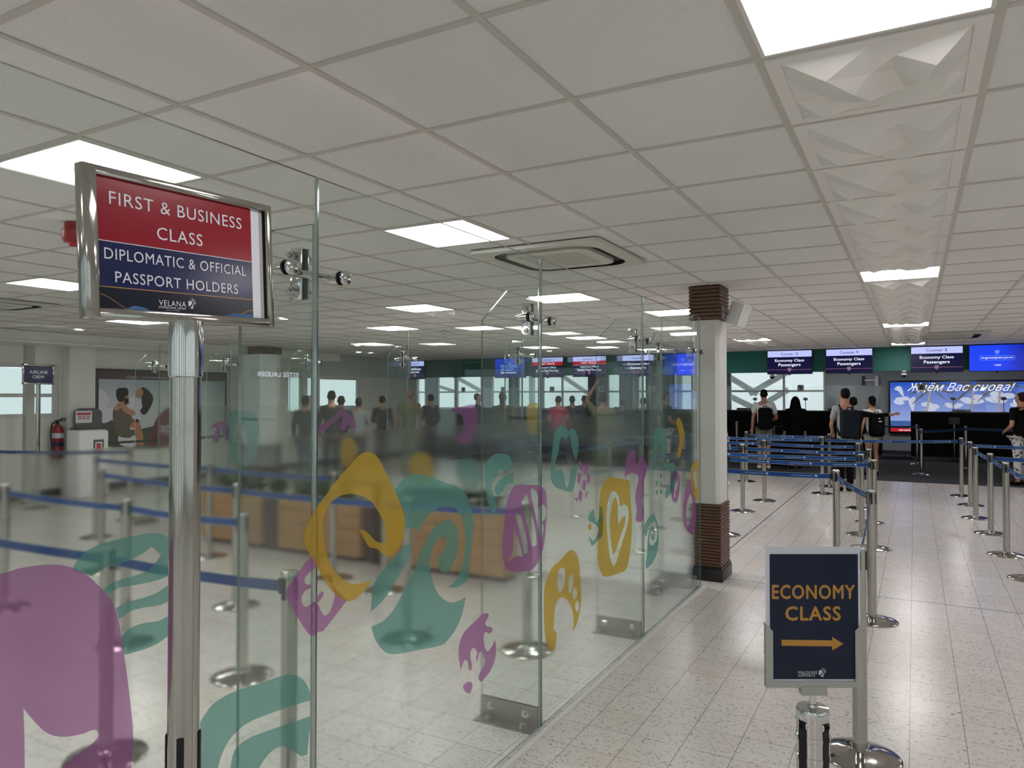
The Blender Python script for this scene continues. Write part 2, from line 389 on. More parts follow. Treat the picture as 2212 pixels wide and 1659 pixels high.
wall('wall_left', 'y', XL-0.15, XL, YB, 17.0, 2.7, left_ops, 'wall_white')
fill_right_ops = [(-6.2+i*2.2, -4.2+i*2.2, 0.35, 2.45) for i in range(5)]  # unseen window openings, added so daylight brightens the ceiling
fill_back_ops = [(-12.2+i*2.45, -10.5+i*2.45, 0.25, 2.5) for i in range(8)]  # openings behind the camera, invented as daylight fill for the ceiling
wall('wall_right', 'y', XR, XR+0.15, YB, YF, 2.7, fill_right_ops, 'wall_white')
wall('wall_back', 'x', YB-0.15, YB, XL, XR, 2.7, fill_back_ops, 'wall_white')
# darker piers of the far wall, the pier and the soffit along the left wall
mb = MB()
for a, b in ((1106,1118),(1276,1290),(1343,1366),(1400,1437)): mb.box(aty(a, 830, YF).x, aty(b, 830, YF).x, YF-0.25, YF, 0, 2.64)
struct('trim_1', mb, 'wall_dark', smooth=0)
struct('trim_2', MB().box(XL, XL+0.22, 7.06, 7.50, 0, 2.64), 'wall_white', smooth=0)
struct('trim_3', MB().box(XL, XL+0.75, 2.0, 13.0, 2.48, 2.642).box(XL, XL+0.80, 2.0, 13.0, 2.46, 2.485), 'wall_white', smooth=0)
struct('baseboard_left', MB().box(XL, XL+0.015, YB, 17, 0, 0.12), 'skirting')
struct('baseboard_far', MB().box(XL-6, XR, YF-0.02, YF, 0, 0.10), 'skirting')
struct('trim_4', MB().box(-1.612, -1.588, 0.1, 6.36, 0, 0.012), 'white_paint')      # strip along the foot of the glass
# teal fascia over the counters
YS = 16.75
struct('trim_5', MB().box(XL, XR, YS, YS+0.1, 2.165, CH), 'fascia_teal', smooth=0)
struct('trim_6', MB().box(XL, XL+0.12, 13.1, YS, 2.14, CH), 'fascia_pale', smooth=0)
# windows
def window(n, axis, c, a0, a1, z0, z1, vbars=(), hbars=(), m='white_paint', fwid=0.045):
    mb = MB()
    def bx(p, q, r0, r1, d0=-0.05, d1=0.03):
        if axis == 'x': mb.box(p, q, c+d0, c+d1, r0, r1)
        else: mb.box(c+d0, c+d1, p, q, r0, r1)
    bx(a0, a0+fwid, z0, z1); bx(a1-fwid, a1, z0, z1); bx(a0+fwid, a1-fwid, z0, z0+fwid); bx(a0+fwid, a1-fwid, z1-fwid, z1)
    for v in vbars: bx(v-0.03, v+0.03, z0+fwid, z1-fwid)
    for h in hbars: bx(a0+fwid, a1-fwid, h-0.03, h+0.03, -0.045, 0.025)
    f = struct('window_%d' % n, mb, m)
    pm = MB()
    if axis == 'x': pm.box(a0+0.02, a1-0.02, c-0.004, c+0.004, z0+0.02, z1-0.02)
    else: pm.box(c-0.004, c+0.004, a0+0.02, a1-0.02, z0+0.02, z1-0.02)
    pm.build('window_pane', 'window_glass', f)
for i, (o_, (pa, pb_)) in enumerate(zip(far_ops, FARWIN)):
    vb = [aty(1693, 830, YF).x] if i == 0 else ([aty(1214, 830, YF).x] if i == 4 else [])
    window(i+1, 'x', YF+0.06, o_[0], o_[1], ZW0, ZW1, vb, [1.80])
window(12, 'y', XL-0.06, 4.2, 7.02, 1.30, 2.17, [5.6], [1.66], fwid=0.06)
for i, o_ in enumerate(left_ops[1:]): window(13+i, 'y', XL-0.06, o_[0], o_[1], o_[2], o_[3], [], [1.58] if i == 0 else [])
for i, o_ in enumerate(fill_right_ops): window(20+i, 'y', XR+0.06, o_[0], o_[1], o_[2], o_[3], [], [1.2])  # added fill windows, out of view on the right
for i, o_ in enumerate(fill_back_ops): window(30+i, 'x', YB-0.06, o_[0], o_[1], o_[2], o_[3], [], [1.2])  # added fill windows, out of view behind the camera
# steel braces of the boarding bridge beyond the far windows
truss = thing('bridge_truss', 'pale steel truss of the boarding bridge outside the far windows', 'steel truss', (-9.0, 25.2, 0))
MB().box(-19.5, -0.5, 25.1, 25.3, 2.5, 2.68).build('top_chord', 'grey_plastic', truss, (-9.0, 25.2, 0), 0); MB().box(-19.5, -0.5, 25.1, 25.3, 0.9, 1.06).build('bottom_chord', 'grey_plastic', truss, (-9.0, 25.2, 0), 0)
for x_ in (-19.4, -13.0, -7.2, -0.7): MB().box(x_-0.09, x_+0.09, 25.11, 25.29, -0.05, 2.6).build('upright', 'grey_plastic', truss, (-9.0, 25.2, 0), 0)
def brace(pa, pb_, lab, r=0.09):
    a = aty(*pa, 25.2); b = aty(*pb_, 25.2); d = (b-a).normalized()
    mb = MB(); n_ = Vector((0,1,0)); s_ = d.cross(n_).normalized()
    mb.add([p+s_*e*r+n_*f*r for p in (a-d*0.15, b+d*0.15) for e in (-1,1) for f in (-1,1)], [(0,1,3,2),(4,6,7,5),(0,4,5,1),(2,3,7,6),(0,2,6,4),(1,5,7,3)])
    mb.build('brace', 'grey_plastic', truss, (-9.0, 25.2, 0), 0)
brace((1555,802),(1628,846), 'slanting steel brace outside, upper left in the window behind the man in white')
brace((1628,846),(1694,808), 'slanting steel brace outside, just right of the plate with number ten')
brace((1555,845),(1626,880), 'slanting steel brace outside, lower left in the window behind the man in white')
brace((1648,874),(1694,847), 'slanting steel brace outside, low between the man in white and the veiled woman')
brace((1217,814),(1274,852), 'slanting steel brace outside the window above the two dark heads', 0.07)
brace((984,814),(1042,846), 'steep steel brace seen through the glass left of the long haired head', 0.07)
brace((940,832),(984,846), 'faint steel brace at the left edge of the far windows', 0.06)

# ------------------------------------------------------------------ ceiling fittings
def lampmeshes():
    a = 0.287; i = 0.275
    f = MB()
    for (p, q, r, s) in ((-a,a,-a,-i),(-a,a,i,a),(-a,-i,-i,i),(i,a,-i,i)): f.box(p, q, r, s, -0.003, 0.006)
    d = MB().box(-i, i, -i, i, 0.0, 0.006)
    return f, d
lamp0 = None
def lamp(k, j, lab):
    global lamp0
    loc = (kx(k)+0.3, jy(j)+0.3, CH)
    if lamp0 is None:
        f, d = lampmeshes(); lamp0 = thing('ceiling_light', lab, 'ceiling light', loc, 0, 'square ceiling light panels')
        f.build('frame', 'lamp_frame', lamp0); d.build('diffuser', 'diffuser', lamp0, smooth=0)
    else: dup(lamp0, loc, 0, lab)
for k, j, lab in (
    (4,0,'large glowing square light panel at the top right, nearest of all'), (4,8,'square light panel beyond the first seven faceted tiles'),
    (4,16,'square light panel in the faceted strip, third from the front'), (4,23,'last light panel of the faceted strip, close to the teal band'),
    (0,3,'square light panel cut by the top edge of the glass beside the air conditioner'), (0,11,'light panel right behind the top of the brown pillar, left side'),
    (0,19,'light panel right of the brown pillar below the wall speaker'),
    (-1,0,'square light panel behind the red and navy sign, upper left'), (-1,8,'light panel beyond the air conditioner, right of the middle glass joint'), (-1,16,'small light panel left of the brown pillar near the teal band'),
    (-4,8,'light panel between the first and second glass joint, nearest there'), (-4,16,'far light panel above the fast track screen'),
    (-7,3,'light panel at the left edge level with the sign lettering'), (-7,11,'light panel second behind the first glass joint'), (-7,19,'far thin light panel above the blue screen at the left'),
    (-11,7,'light panel half behind the sign post on the left'), (-11,15,'far light panel just right of the first glass joint'),
    (-4,0,'light panel beyond the left edge of the picture, near the glass'), (-4,22,'thin light panel close to the far teal band, middle'),
    (8,-4,'light panel over the open hall right of the camera'), (8,4,'light panel over the right queue lane, beside the faceted strip'), (8,12,'light panel over the far right queue lane'), (8,20,'light panel over the right hand counters'),
    (12,0,'light panel along the right wall, front'), (12,8,'light panel along the right wall, middle'), (12,16,'light panel along the right wall, back'),
    (4,-8,'light panel behind the camera in line with the faceted strip'), (0,-5,'light panel behind the camera, one row left'), (-4,-8,'light panel behind the camera, left'), (-7,-5,'light panel behind the camera, far left'),
    (-11,-1,'light panel along the left wall, front'), (8,-11,'light panel far behind the camera, right'), (0,-12,'light panel far behind the camera, middle')):
    lamp(k, j, lab)
for k, lab in ((6,'added unseen light panel behind the teal band over the beach poster'), (1,'added unseen light panel behind the teal band over the grey wall'), (-9,'added unseen light panel behind the teal band, middle'), (-18,'added unseen light panel behind the teal band, left')): lamp(k, 33, lab)  # panels hidden by the band, added to brighten the far wall and counters
# faceted relief tiles
def relief():
    e = 0.245; pts = [(-e,-e),(0,-e),(e,-e),(e,-0.08),(e,0.09),(e,e),(0.06,e),(-0.10,e),(-e,e),(-e,0.08),(-e,-0.12)]
    inn = [(-0.13,-0.15,.035),(0.06,-0.17,.010),(0.16,-0.13,.040),(-0.19,0.0,.006),(-0.06,-0.03,.045),(0.05,-0.05,.004),(0.13,0.0,.036),(0.20,0.03,.008),
           (-0.12,0.10,.012),(-0.02,0.07,.038),(0.08,0.10,.008),(0.17,0.14,.036),(-0.17,0.17,.032),(-0.04,0.18,.006),(0.05,0.20,.030),(-0.01,-0.10,.020)]
    P = pts+[(p[0], p[1]) for p in inn]; Z = [0.0]*len(pts)+[p[2] for p in inn]
    r = delaunay_2d_cdt([Vector(p) for p in P], [], [tuple(range(len(pts)))], 1, 1e-5)
    mb = MB(); vs = []
    for i, v in enumerate(r[0]):
        oi = r[3][i][0] if r[3][i] else 0; vs.append((v.x, v.y, -1.22*Z[oi]))
    mb.add(vs, [tuple(reversed(f)) for f in r[2]])
    a = 0.287
    for (p, q, s, t) in ((-a,a,-a,-e),(-a,a,e,a),(-a,-e,-e,e),(e,a,-e,e)): mb.box(p, q, s, t, -0.004, 0.006)
    return mb
rel = relief().mesh('relief_tile', 'relief_white', smooth=0)
ORD = 'first second third fourth fifth sixth seventh'.split()
def relt(k, j, lab):
    o = bpy.data.objects.new('relief_tile', rel); C.objects.link(o); o.location = (kx(k)+0.3, jy(j)+0.3, CH)
    tag(o, lab, 'ceiling tile', 'faceted relief ceiling tiles')
for b, (j0, n_) in enumerate(((1,7),(9,7),(17,6))):
    for q in range(n_): relt(4, j0+q, 'white faceted ceiling tile, %s beyond the %s light panel of the right hand strip' % (ORD[q], ('front', 'second', 'third')[b]))
for q in range(2): relt(0, 17+q, 'small faceted ceiling tile before the light right of the pillar, %s one' % ('farther' if q else 'nearer'))
for q in range(2): relt(0, 20+q, 'small faceted ceiling tile after the light right of the pillar, %s one' % ('farther' if q else 'nearer'))
relt(-4, 9, 'faceted ceiling tile just beyond the light between the first two glass joints')
# ceiling air conditioners
def aircon(loc, lab, size=0.95):
    t = thing('ceiling_air_conditioner', lab, 'air conditioner', loc, 0, 'ceiling air conditioners'); s = size/0.95; Z = Vector((0,0,-1))
    fr = frame((0,0,0), (1,0,0), (0,-1,0))
    p = MB(); out = [(a*s, b*s) for a, b in rrect(0.95, 0.95, 0.03)]; inn = [(a*s, b*s) for a, b in rrect(0.78, 0.78, 0.17)]
    p.flat([out, inn], fr, 0.024); n_ = len(out); p.add([(a, -b, 0) for a, b in out]+[(a, -b, -0.024) for a, b in out], [(i, i+n_, (i+1) % n_+n_, (i+1) % n_) for i in range(n_)])
    p.build('panel', 'ac_white', t)
    d = MB(); inn2 = [(a*s, b*s) for a, b in rrect(0.63, 0.63, 0.12)]
    d.flat([inn, inn2], fr, 0.001); d.add([(a, -b, -0.024) for a, b in inn]+[(a, -b, 0) for a, b in inn], [(i, (i+1) % n_, (i+1) % n_+n_, i+n_) for i in range(n_)]); d.build('air_slot', 'rubber_black', t)
    c = MB(); inn3 = [(a*s, b*s) for a, b in rrect(0.46, 0.46, 0.04)]
    c.flat([inn2, inn3], fr, 0.026); c.add([(a, -b, 0) for a, b in inn2]+[(a, -b, -0.026) for a, b in inn2], [(i, i+n_, (i+1) % n_+n_, (i+1) % n_) for i in range(n_)]); c.build('cover', 'ac_white', t)
    g = MB(); g.box(-0.23*s, 0.23*s, -0.23*s, 0.23*s, -0.014, -0.010, 1)
    for i in range(24):
        q = (-0.225+0.45*i/23)*s; g.box(q-0.0045*s, q+0.0045*s, -0.23*s, 0.23*s, -0.0265, -0.020); g.box(-0.23*s, 0.23*s, q-0.0045*s, q+0.0045*s, -0.0255, -0.019)
    g.build('grille', ['ac_white', 'grille_grey'], t, smooth=0)
aircon((-2.19, 4.69, CH-0.002), 'white ceiling air conditioner above the glass partition, nearest one')
aircon((0.42, 13.9, CH-0.002), 'white ceiling air conditioner at the far end of the faceted strip', 1.25)
aircon((-8.6, 4.1, CH-0.002), 'white ceiling air conditioner at the left edge of the picture')
def downlight(x, y, z, lab):
    t = thing('downlight', lab, 'downlight', (x, y, z), 0, 'round downlights')
    MB().lathe([(0.075,0),(0.078,-0.006),(0.058,-0.008),(0.055,0)], 20).build('ring', 'lamp_frame', t)
    MB().lathe([(0.056,-0.003),(0.0001,-0.003)], 20).build('lens', 'downlight', t)
for p, lab in (((171,712),'round downlight above the left wall, right of the sign'), ((613,688),'round downlight over the second pillar'), ((772,746),'round downlight left of the first far screens'), ((800,762),'round downlight above the pale fascia, right one of two'), ((775,761),'round downlight above the pale fascia, left one of two'), ((1187,758),'round downlight above the fast track screens')):
    q = atz(*p, CH); downlight(q.x, q.y, CH-0.001, lab)
q = atz(160, 483, CH); t = thing('alarm_sounder', 'red fire alarm sounder hanging from the ceiling behind the sign', 'alarm', (q.x, q.y, CH))
MB().lathe([(0.0001,0),(0.05,0),(0.05,-0.03),(0.062,-0.035),(0.062,-0.085),(0.05,-0.11),(0.0001,-0.115)], 24).build('body', 'red_plastic', t)
MB().lathe([(0.03,-0.112),(0.026,-0.13),(0.0001,-0.133)], 20).build('lens', 'signal_red', t)
q = atz(960, 715, CH); t = thing('smoke_detector', 'small beige smoke detector on the far ceiling', 'smoke detector', (q.x, q.y, CH))
MB().lathe([(0.0001,0),(0.06,0),(0.06,-0.02),(0.045,-0.045),(0.0001,-0.05)], 20).build('body', 'ac_white', t); MB().lathe([(0.02,-0.048),(0.018,-0.058),(0.0001,-0.06)], 14).build('sensor', 'grey_plastic', t)
for px_, lab in ((1953, 'white dome camera under the teal band left of the counter 8 screen'), (1668, 'small camera under the teal band above the plate with number ten')):
    q = aty(px_, 806, 16.8); t = thing('security_camera', lab, 'camera', (q.x, 16.8, 2.165), 0, 'cameras under the teal band')
    MB().lathe([(0.0001,0),(0.05,0),(0.05,-0.02),(0.02,-0.025),(0.02,-0.05),(0.055,-0.055),(0.055,-0.09)], 18).build('mount', 'white_paint', t)
    MB().ball((0,0,-0.09), 0.05, 16, 10).build('dome', 'black_plastic', t)
    MB().box(-0.05, 0.05, -0.02, 0.12, 0, 0.012).build('bracket_plate', 'white_paint', t)

# ------------------------------------------------------------------ pillars
def pillar(name, lab, x0, x1, y0, y1, zlow=0.683, zup=2.334):
    cx_, cy_ = (x0+x1)/2, (y0+y1)/2; t = thing(name, lab, 'pillar', (cx_, cy_, 0)); O = (cx_, cy_, 0)
    MB().box(x0-0.015, x1+0.015, y0-0.015, y1+0.015, 0, 0.105, bev=0.004).box(x0-0.006, x1+0.006, y0-0.006, y1+0.006, 0.105, 0.125).build('plinth', 'plinth_black', t, O)
    def clad(z0, z1, n, nm):
        mb = MB(); h = (z1-z0)/n
        for i in range(n):
            z = z0+i*h; prof = [(0.012, z), (0.0, z+h*0.22), (0.0, z+h*0.78), (0.012, z+h)]
            for (e0, za), (e1, zb) in zip(prof, prof[1:]):
                v = [(x0+e0,y0+e0,za),(x1-e0,y0+e0,za),(x1-e0,y1-e0,za),(x0+e0,y1-e0,za),(x0+e1,y0+e1,zb),(x1-e1,y0+e1,zb),(x1-e1,y1-e1,zb),(x0+e1,y1-e1,zb)]
                mb.add(v, [(0,1,5,4),(1,2,6,5),(2,3,7,6),(3,0,4,7)])
        mb.add([(x0,y0,z1),(x1,y0,z1),(x1,y1,z1),(x0,y1,z1)], [(0,1,2,3)]); mb.add([(x0,y0,z0),(x1,y0,z0),(x1,y1,z0),(x0,y1,z0)], [(3,2,1,0)])
        mb.build(nm, 'wood_brown', t, O, smooth=0, label='dark brown ribbed wood cladding')
    clad(0.125, zlow, 20, 'lower_cladding'); clad(zup, CH, 9, 'upper_cladding')
    a = 0.018; c = 0.03
    poly = [(x0+a+c,y0+a),(x1-a-c,y0+a),(x1-a-c,y0+a+0.006),(x1-a,y0+a+c),(x1-a,y1-a),(x0+a,y1-a),(x0+a,y0+a+c),(x0+a+c,y0+a+0.006)]
    MB().prism(poly, zlow, zup, (Vector((0,0,0)), Vector((1,0,0)), Vector((0,1,0)), Vector((0,0,1)))).build('shaft', 'white_paint', t, O, smooth=0)
    return t
pillar('pillar', 'white square pillar with brown ribbed wood top and bottom, at the end of the glass', -1.79, -1.51, 6.575, 6.93)
q = aty(541, 853, 10.3); zq = aty(560, 764, 10.3).z
pillar('pillar', 'second pillar with brown ribbed top, seen through the glass behind the sign', q.x-0.28, q.x+0.28, 10.3, 10.86, zup=zq)
# speaker on the pillar
t = thing('wall_speaker', 'white loudspeaker box tilted on a bracket at the top right of the pillar', 'speaker', (-1.51, 6.66, 2.40))
MB().box(-0.004, 0.012, -0.03, 0.03, -0.06, 0.06).tube([(0.012,0,0.02),(0.06,0,-0.01),(0.07,0,-0.03)], 0.012).build('bracket', 'brushed_steel', t)
mb = MB(); mb.box(-0.075, 0.075, -0.05, 0.06, -0.105, 0.105, bev=0.012); R = Matrix.Rotation(math.radians(28), 4, 'X') @ Matrix.Rotation(math.radians(12), 4, 'Z')
R = Matrix.Rotation(math.radians(20), 4, 'Y') @ Matrix.Rotation(math.radians(-35), 4, 'Z')
mb.v = [tuple(R @ Vector(v)+Vector((0.135,0,-0.02))) for v in mb.v]; mb.build('cabinet', 'foam_white', t)
mb = MB(); mb.box(0.078, 0.084, -0.045, 0.055, -0.098, 0.098); mb.v = [tuple(R @ Vector(v)+Vector((0.135,0,-0.02))) for v in mb.v]; mb.build('speaker_grille', 'white_paint', t)

# ------------------------------------------------------------------ glass partitions
XG = -1.63; T = 0.012; HG = 2.335; HF = 1.53
def pane_mb(x0, x1, y0, y1, z0, z1):         # thin sheet in the x=const plane, large faces clear, rims green
    mb = MB(); v = [(x,y,z) for x in (x0,x1) for y in (y0,y1) for z in (z0,z1)]
    mb.add(v, [(0,1,3,2),(4,6,7,5)], 0); mb.add(v, [(0,4,5,1),(2,3,7,6),(0,2,6,4),(1,5,7,3)], 1); return mb
def panel(lab, loc, rz, w_, h=HG, film=HF, group='glass panels'):
    t = thing('glass_partition', lab, 'glass partition', loc, rz, group)
    pane_mb(-T, 0, 0.003, w_-0.003, 0.012, h).build('pane', ['glass', 'glass_edge'], t, smooth=0)
    MB().box(-T-0.0016, -T-0.0006, 0.012, w_-0.012, 0.05, film).build('frosted_film', 'frosted_film', t, smooth=0)
    return t
def bolt(mb, c, ax, r=0.013, h=0.012, mi=0):
    a = Vector(ax); c = Vector(c); mb.tube([c, c+a*h*0.3], r*1.5, 14, mi); mb.tube([c+a*h*0.3, c+a*h*1.4], r, 6, mi); mb.tube([c+a*h*1.4, c+a*h*2.2], [r*0.6, r*0.5], 10, mi)
fin0 = None
def fin(lab, loc, rz, group='glass fins'):
    global fin0
    if fin0: return dup(fin0, loc, rz, lab)
    t = thing('glass_fin', lab, 'glass fin', loc, rz, group); fin0 = t
    # stiffening fin standing across the joint: local -X from the wall
    poly = [(-0.018,0.012),(-0.348,0.012),(-0.348,2.045),(-0.20,2.19),(-0.018,2.19)]
    mb = MB(); n_ = len(poly); vs = [(p[0], y, p[1]) for y in (-0.006, 0.006) for p in poly]
    mb.add(vs, [tuple(range(n_)), tuple(range(2*n_-1, n_-1, -1))], 0); mb.add(vs, [(i, i+n_, (i+1) % n_+n_, (i+1) % n_) for i in range(n_)], 1)
    mb.build('pane', ['glass', 'glass_edge'], t, smooth=0)
    b = MB()
    for s in (-1, 1):
        b.box(-0.348, -0.02, s*0.0065 if s > 0 else -0.0125, 0.0125 if s > 0 else -0.0065, 0.004, 0.10); ya, yb = sorted((s*0.0065, s*0.085)); b.box(-0.348, -0.02, ya, yb, 0, 0.006)
    bo = b.build('floor_bracket', 'brushed_steel', t, smooth=0)
    for x in (-0.285, -0.085):
        c = MB(); bolt(c, (x, -0.0125, 0.062), (0,-1,0)); bolt(c, (x, -0.052, 0.006), (0,0,1), 0.011); bolt(c, (x, 0.0125, 0.062), (0,1,0)); c.build('bolt', 'chrome', bo)
    # clamp with the two point holders
    z = 2.035; c = MB()
    for s in (-1, 1):
        ya, yb = sorted((s*0.0095, s*0.019)); c.box(-0.105, -0.052, ya, yb, z-0.083, z+0.083, bev=0.004)
    c.box(-0.103, -0.05, -0.0095, 0.0095, z-0.079, z+0.079, 1)
    co = c.build('fitting', ['chrome', 'rubber_black'], t)
    for zz in (z-0.056, z+0.056):
        d = MB(); bolt(d, (-0.08, -0.019, zz), (0,-1,0), 0.015, 0.014); bolt(d, (-0.08, 0.019, zz), (0,1,0), 0.015, 0.014); d.build('bolt', 'chrome', co)
    a = MB(); a.tube([(-0.055,-0.115,z+0.005),(-0.058,-0.06,z),(-0.06,0,z),(-0.058,0.06,z),(-0.055,0.115,z+0.005)], [0.011,0.014,0.017,0.014,0.011], 12); a.tube([(-0.11,0,z),(-0.05,0,z)], 0.013, 10)
    a.build('arm', 'chrome', co)
    for s in (-1, 1):
        d = MB(); y = s*0.118
        d.tube([(-0.085,y,z),(-0.07,y,z),(-0.045,y,z),(-0.016,y,z)], [0.008,0.012,0.018,0.022], 16); d.tube([(-0.016,y,z),(-0.012,y,z)], 0.023, 20, 1)
        d.tube([(0.0005,y,z),(0.004,y,z)], 0.023, 20, 1); d.tube([(0.004,y,z),(0.011,y,z),(0.013,y,z)], [0.024,0.024,0.021], 20); d.tube([(0.013,y+0.008,z+0.006),(0.0134,y+0.008,z+0.006)], 0.002, 8, 1); d.tube([(0.013,y-0.008,z-0.006),(0.0134,y-0.008,z-0.006)], 0.002, 8, 1)
        d.build('disc', ['chrome', 'rubber_black'], co)
    return t
YJ = [0.134, 1.70, 3.264, 4.832, 6.35]
PA = [panel(l, (XG, YJ[i], 0), 0, YJ[i+1]-YJ[i]) for i, l in enumerate((
    'nearest frosted glass panel, with the big purple star decal, behind the sign post', 'frosted glass panel with the big teal wave decal',
    'frosted glass panel with the yellow paw and yellow heart decals', 'last frosted glass panel before the pillar, with teal spiral decal'))]
fin('tall clear glass fin at the nearest panel joint, with chrome point fitting', (XG, YJ[1], 0), 0)
fin('clear glass fin at the second panel joint, below the air conditioner', (XG, YJ[2], 0), 0)
fin('clear glass fin at the third panel joint, near the yellow heart decal', (XG, YJ[3], 0), 0)
fin('clear glass fin close to the pillar at the end of the partition', (XG, 6.30, 0), 0)
YB2 = 6.22
XJ = [-1.66, -1.93, -3.31, -4.68, -6.04, -7.40, -8.76]
PBL = ['narrow glass panel of the rear partition by the pillar', 'rear glass panel right of the middle joint', 'rear glass panel with the purple letter decal', 'rear glass panel with the purple anchor decal', 'rear glass panel with the teal swirl decal behind the sign post', 'leftmost rear glass panel behind the sign post']
PB = [panel(l, (XJ[i], YB2, 0), PI/2, XJ[i]-XJ[i+1]) for i, l in enumerate(PBL)]
for x, l in zip(XJ[1:], ('rear glass fin nearest to the pillar', 'rear glass fin left of the second panel joint', 'rear glass fin right of the brown planters\' middle gap', 'rear glass fin left of the first panel joint', 'rear glass fin just right of the sign post', 'rear glass fin hidden mostly by the sign post')):
    fin(l, (x, YB2, 0), PI/2)

# decals on the nearer partition: outlines measured on the glass plane
FA = frame((XG+0.0012, 0, 0), (0,1,0), (0,0,1))
def dec(panel_i, name, m, crop, loops, label=None, h=0.0, n=5):
    ox, oy, s = crop; lo = []
    for l in loops:
        p3 = [atx(ox+p[0]*s, oy+p[1]*s, XG) for p in l]; pts = [((q.y, q.z)+((1,) if len(p) > 2 else ())) for q, p in zip(p3, l)]
        lo.append(crom(pts, n))
    mb = MB(); mb.flat(lo, FA, h); return mb.build(name, m, PA[panel_i], PA[panel_i].location, 0, label)
cA = (0, 940, .4335); cB = (330, 960, .3617); cC = (660, 900, .4576); cD = (1140, 840, .3618)
TE, PU, YE = 'teal_film', 'purple_film', 'yellow_film'
dec(0, 'star_decal', PU, cA, [[(-560,1659,1),(-560,1100),(-480,860),(-260,720),(0,690),(100,662),(230,645),(330,652),(420,690),(490,750),(550,820),(585,900),(602,1000),(625,1150),(650,1350),(662,1500),(652,1659,1),(300,1659,1),(390,1585),(455,1540),(490,1495),(470,1468),(400,1490),(310,1503),(230,1482),(160,1415),(115,1360,1),(120,1500),(122,1659,1)]], 'large purple star decal')
dec(0, 'leaf_decal', TE, cA, [[(360,665,1),(390,615),(450,565),(560,525),(700,495),(770,487),(830,505),(870,560),(880,640),(850,690),(790,720),(700,742),(600,758),(535,792,1),(515,768),(560,735),(640,708),(720,682),(770,640),(800,597,1),(755,553,1),(720,582),(670,612),(600,640),(520,662),(458,702,1)]], 'teal banded leaf decal')
dec(0, 'leaf_stripe', TE, cA, [[(575,862,1),(640,830),(720,808),(790,780),(850,735),(882,720,1),(882,800,1),(800,845),(720,858),(650,878),(592,918,1)]])
dec(0, 'leaf_stripe', TE, cA, [[(603,1005,1),(650,960),(720,935),(790,925),(850,890),(885,860,1),(875,960),(840,995),(780,1040),(700,1072),(612,1095,1)]])
dec(0, 'rainbow_decal', TE, cA, [[(995,1430,1),(1050,1350),(1120,1300),(1200,1265),(1300,1235),(1400,1200),(1460,1195),(1510,1220),(1540,1270),(1547,1322,1),(1500,1335),(1350,1385),(1250,1425),(1180,1475),(1120,1555),(1085,1659),(1060,1830),(1020,1830),(1000,1640)]], 'teal rainbow decal')
dec(0, 'rainbow_stripe', TE, cA, [[(1547,1400,1),(1530,1590,1),(1500,1599),(1470,1580),(1420,1552),(1370,1562),(1320,1610),(1270,1700),(1240,1830,1),(1140,1830,1),(1148,1659),(1160,1590),(1190,1545),(1260,1500),(1400,1450)]])
dec(1, 'flower_decal', PU, cB, [[(948,668),(1000,720),(1050,810),(1110,880),(1155,935,1),(1060,1060),(1012,1118,1),(990,1120),(952,1142),(925,1125),(860,1030),(803,930),(798,870),(835,810)],
    [(940,760),(975,735),(1010,745),(1030,780),(1060,772),(1075,805),(1068,850),(1085,900),(1070,960),(1050,1005),(1025,1022),(1005,1000),(985,955),(960,940),(930,962),(903,968),(888,930),(892,900),(915,870),(945,855),(940,838),(915,836),(905,815),(912,790)]], 'purple flower decal across the panel joint')
dec(1, 'flower_stem', PU, cB, [[(980,945),(975,925),(990,895),(1010,880),(1020,890),(1005,920)]])
dec(1, 'moon_decal', YE, cB, [[(1280,45),(1230,65),(1180,120),(1100,210),(1040,290),(960,400),(905,530),(910,600),(950,680),(1040,840),(1100,905),(1160,935),(1220,915),(1310,808,1),(1230,830),(1160,822),(1090,762),(1050,690),(1025,600),(1012,480),(1030,395),(1080,330),(1150,298),(1220,300),(1290,330),(1345,400),(1378,470),(1390,560),(1375,588),(1330,578),(1300,545),(1260,512),(1230,508,1),(1258,560),(1290,612),(1335,622),(1370,650),(1410,668),(1455,638),(1490,565),(1505,470),(1480,360),(1400,190),(1340,75)]], 'yellow crescent moon decal', h=0.0006)
dec(1, 'wave_decal', TE, cB, [[(1445,270,1),(1480,220),(1530,185),(1590,177),(1640,188),(1740,225),(1830,260),(1870,300),(1890,350),(1915,450),(1910,560),(1895,690),(1882,808,1),(1840,842),(1800,855),(1765,850,1),(1800,820),(1840,750),(1860,650),(1865,560),(1850,460),(1820,400),(1780,370),(1730,368),(1690,388),(1640,430),(1600,490),(1582,520,1),(1560,502),(1530,500),(1505,512,1),(1505,440),(1480,350)]], 'large teal wave decal')
dec(1, 'wave_stripe', TE, cB, [[(1320,830),(1400,720),(1470,640),(1510,600),(1548,598,1),(1520,680),(1470,780),(1420,870),(1360,945),(1300,1000,1)]])
dec(1, 'wave_curl', TE, cB, [[(1303,1090,1),(1380,1050),(1440,980),(1500,870),(1560,750),(1610,620),(1660,520),(1710,470),(1760,450),(1800,470),(1822,530),(1820,610),(1800,700),(1770,750),(1740,765),(1715,755),(1705,720),(1710,670),(1738,630),(1752,590),(1748,560),(1728,552),(1700,570),(1670,620),(1655,690),(1660,770),(1680,845),(1710,900),(1750,935),(1790,943),(1830,932),(1868,910,1),(1850,1000),(1810,1100),(1750,1180),(1700,1205),(1600,1225),(1500,1245),(1430,1252),(1380,1235),(1330,1170)]])
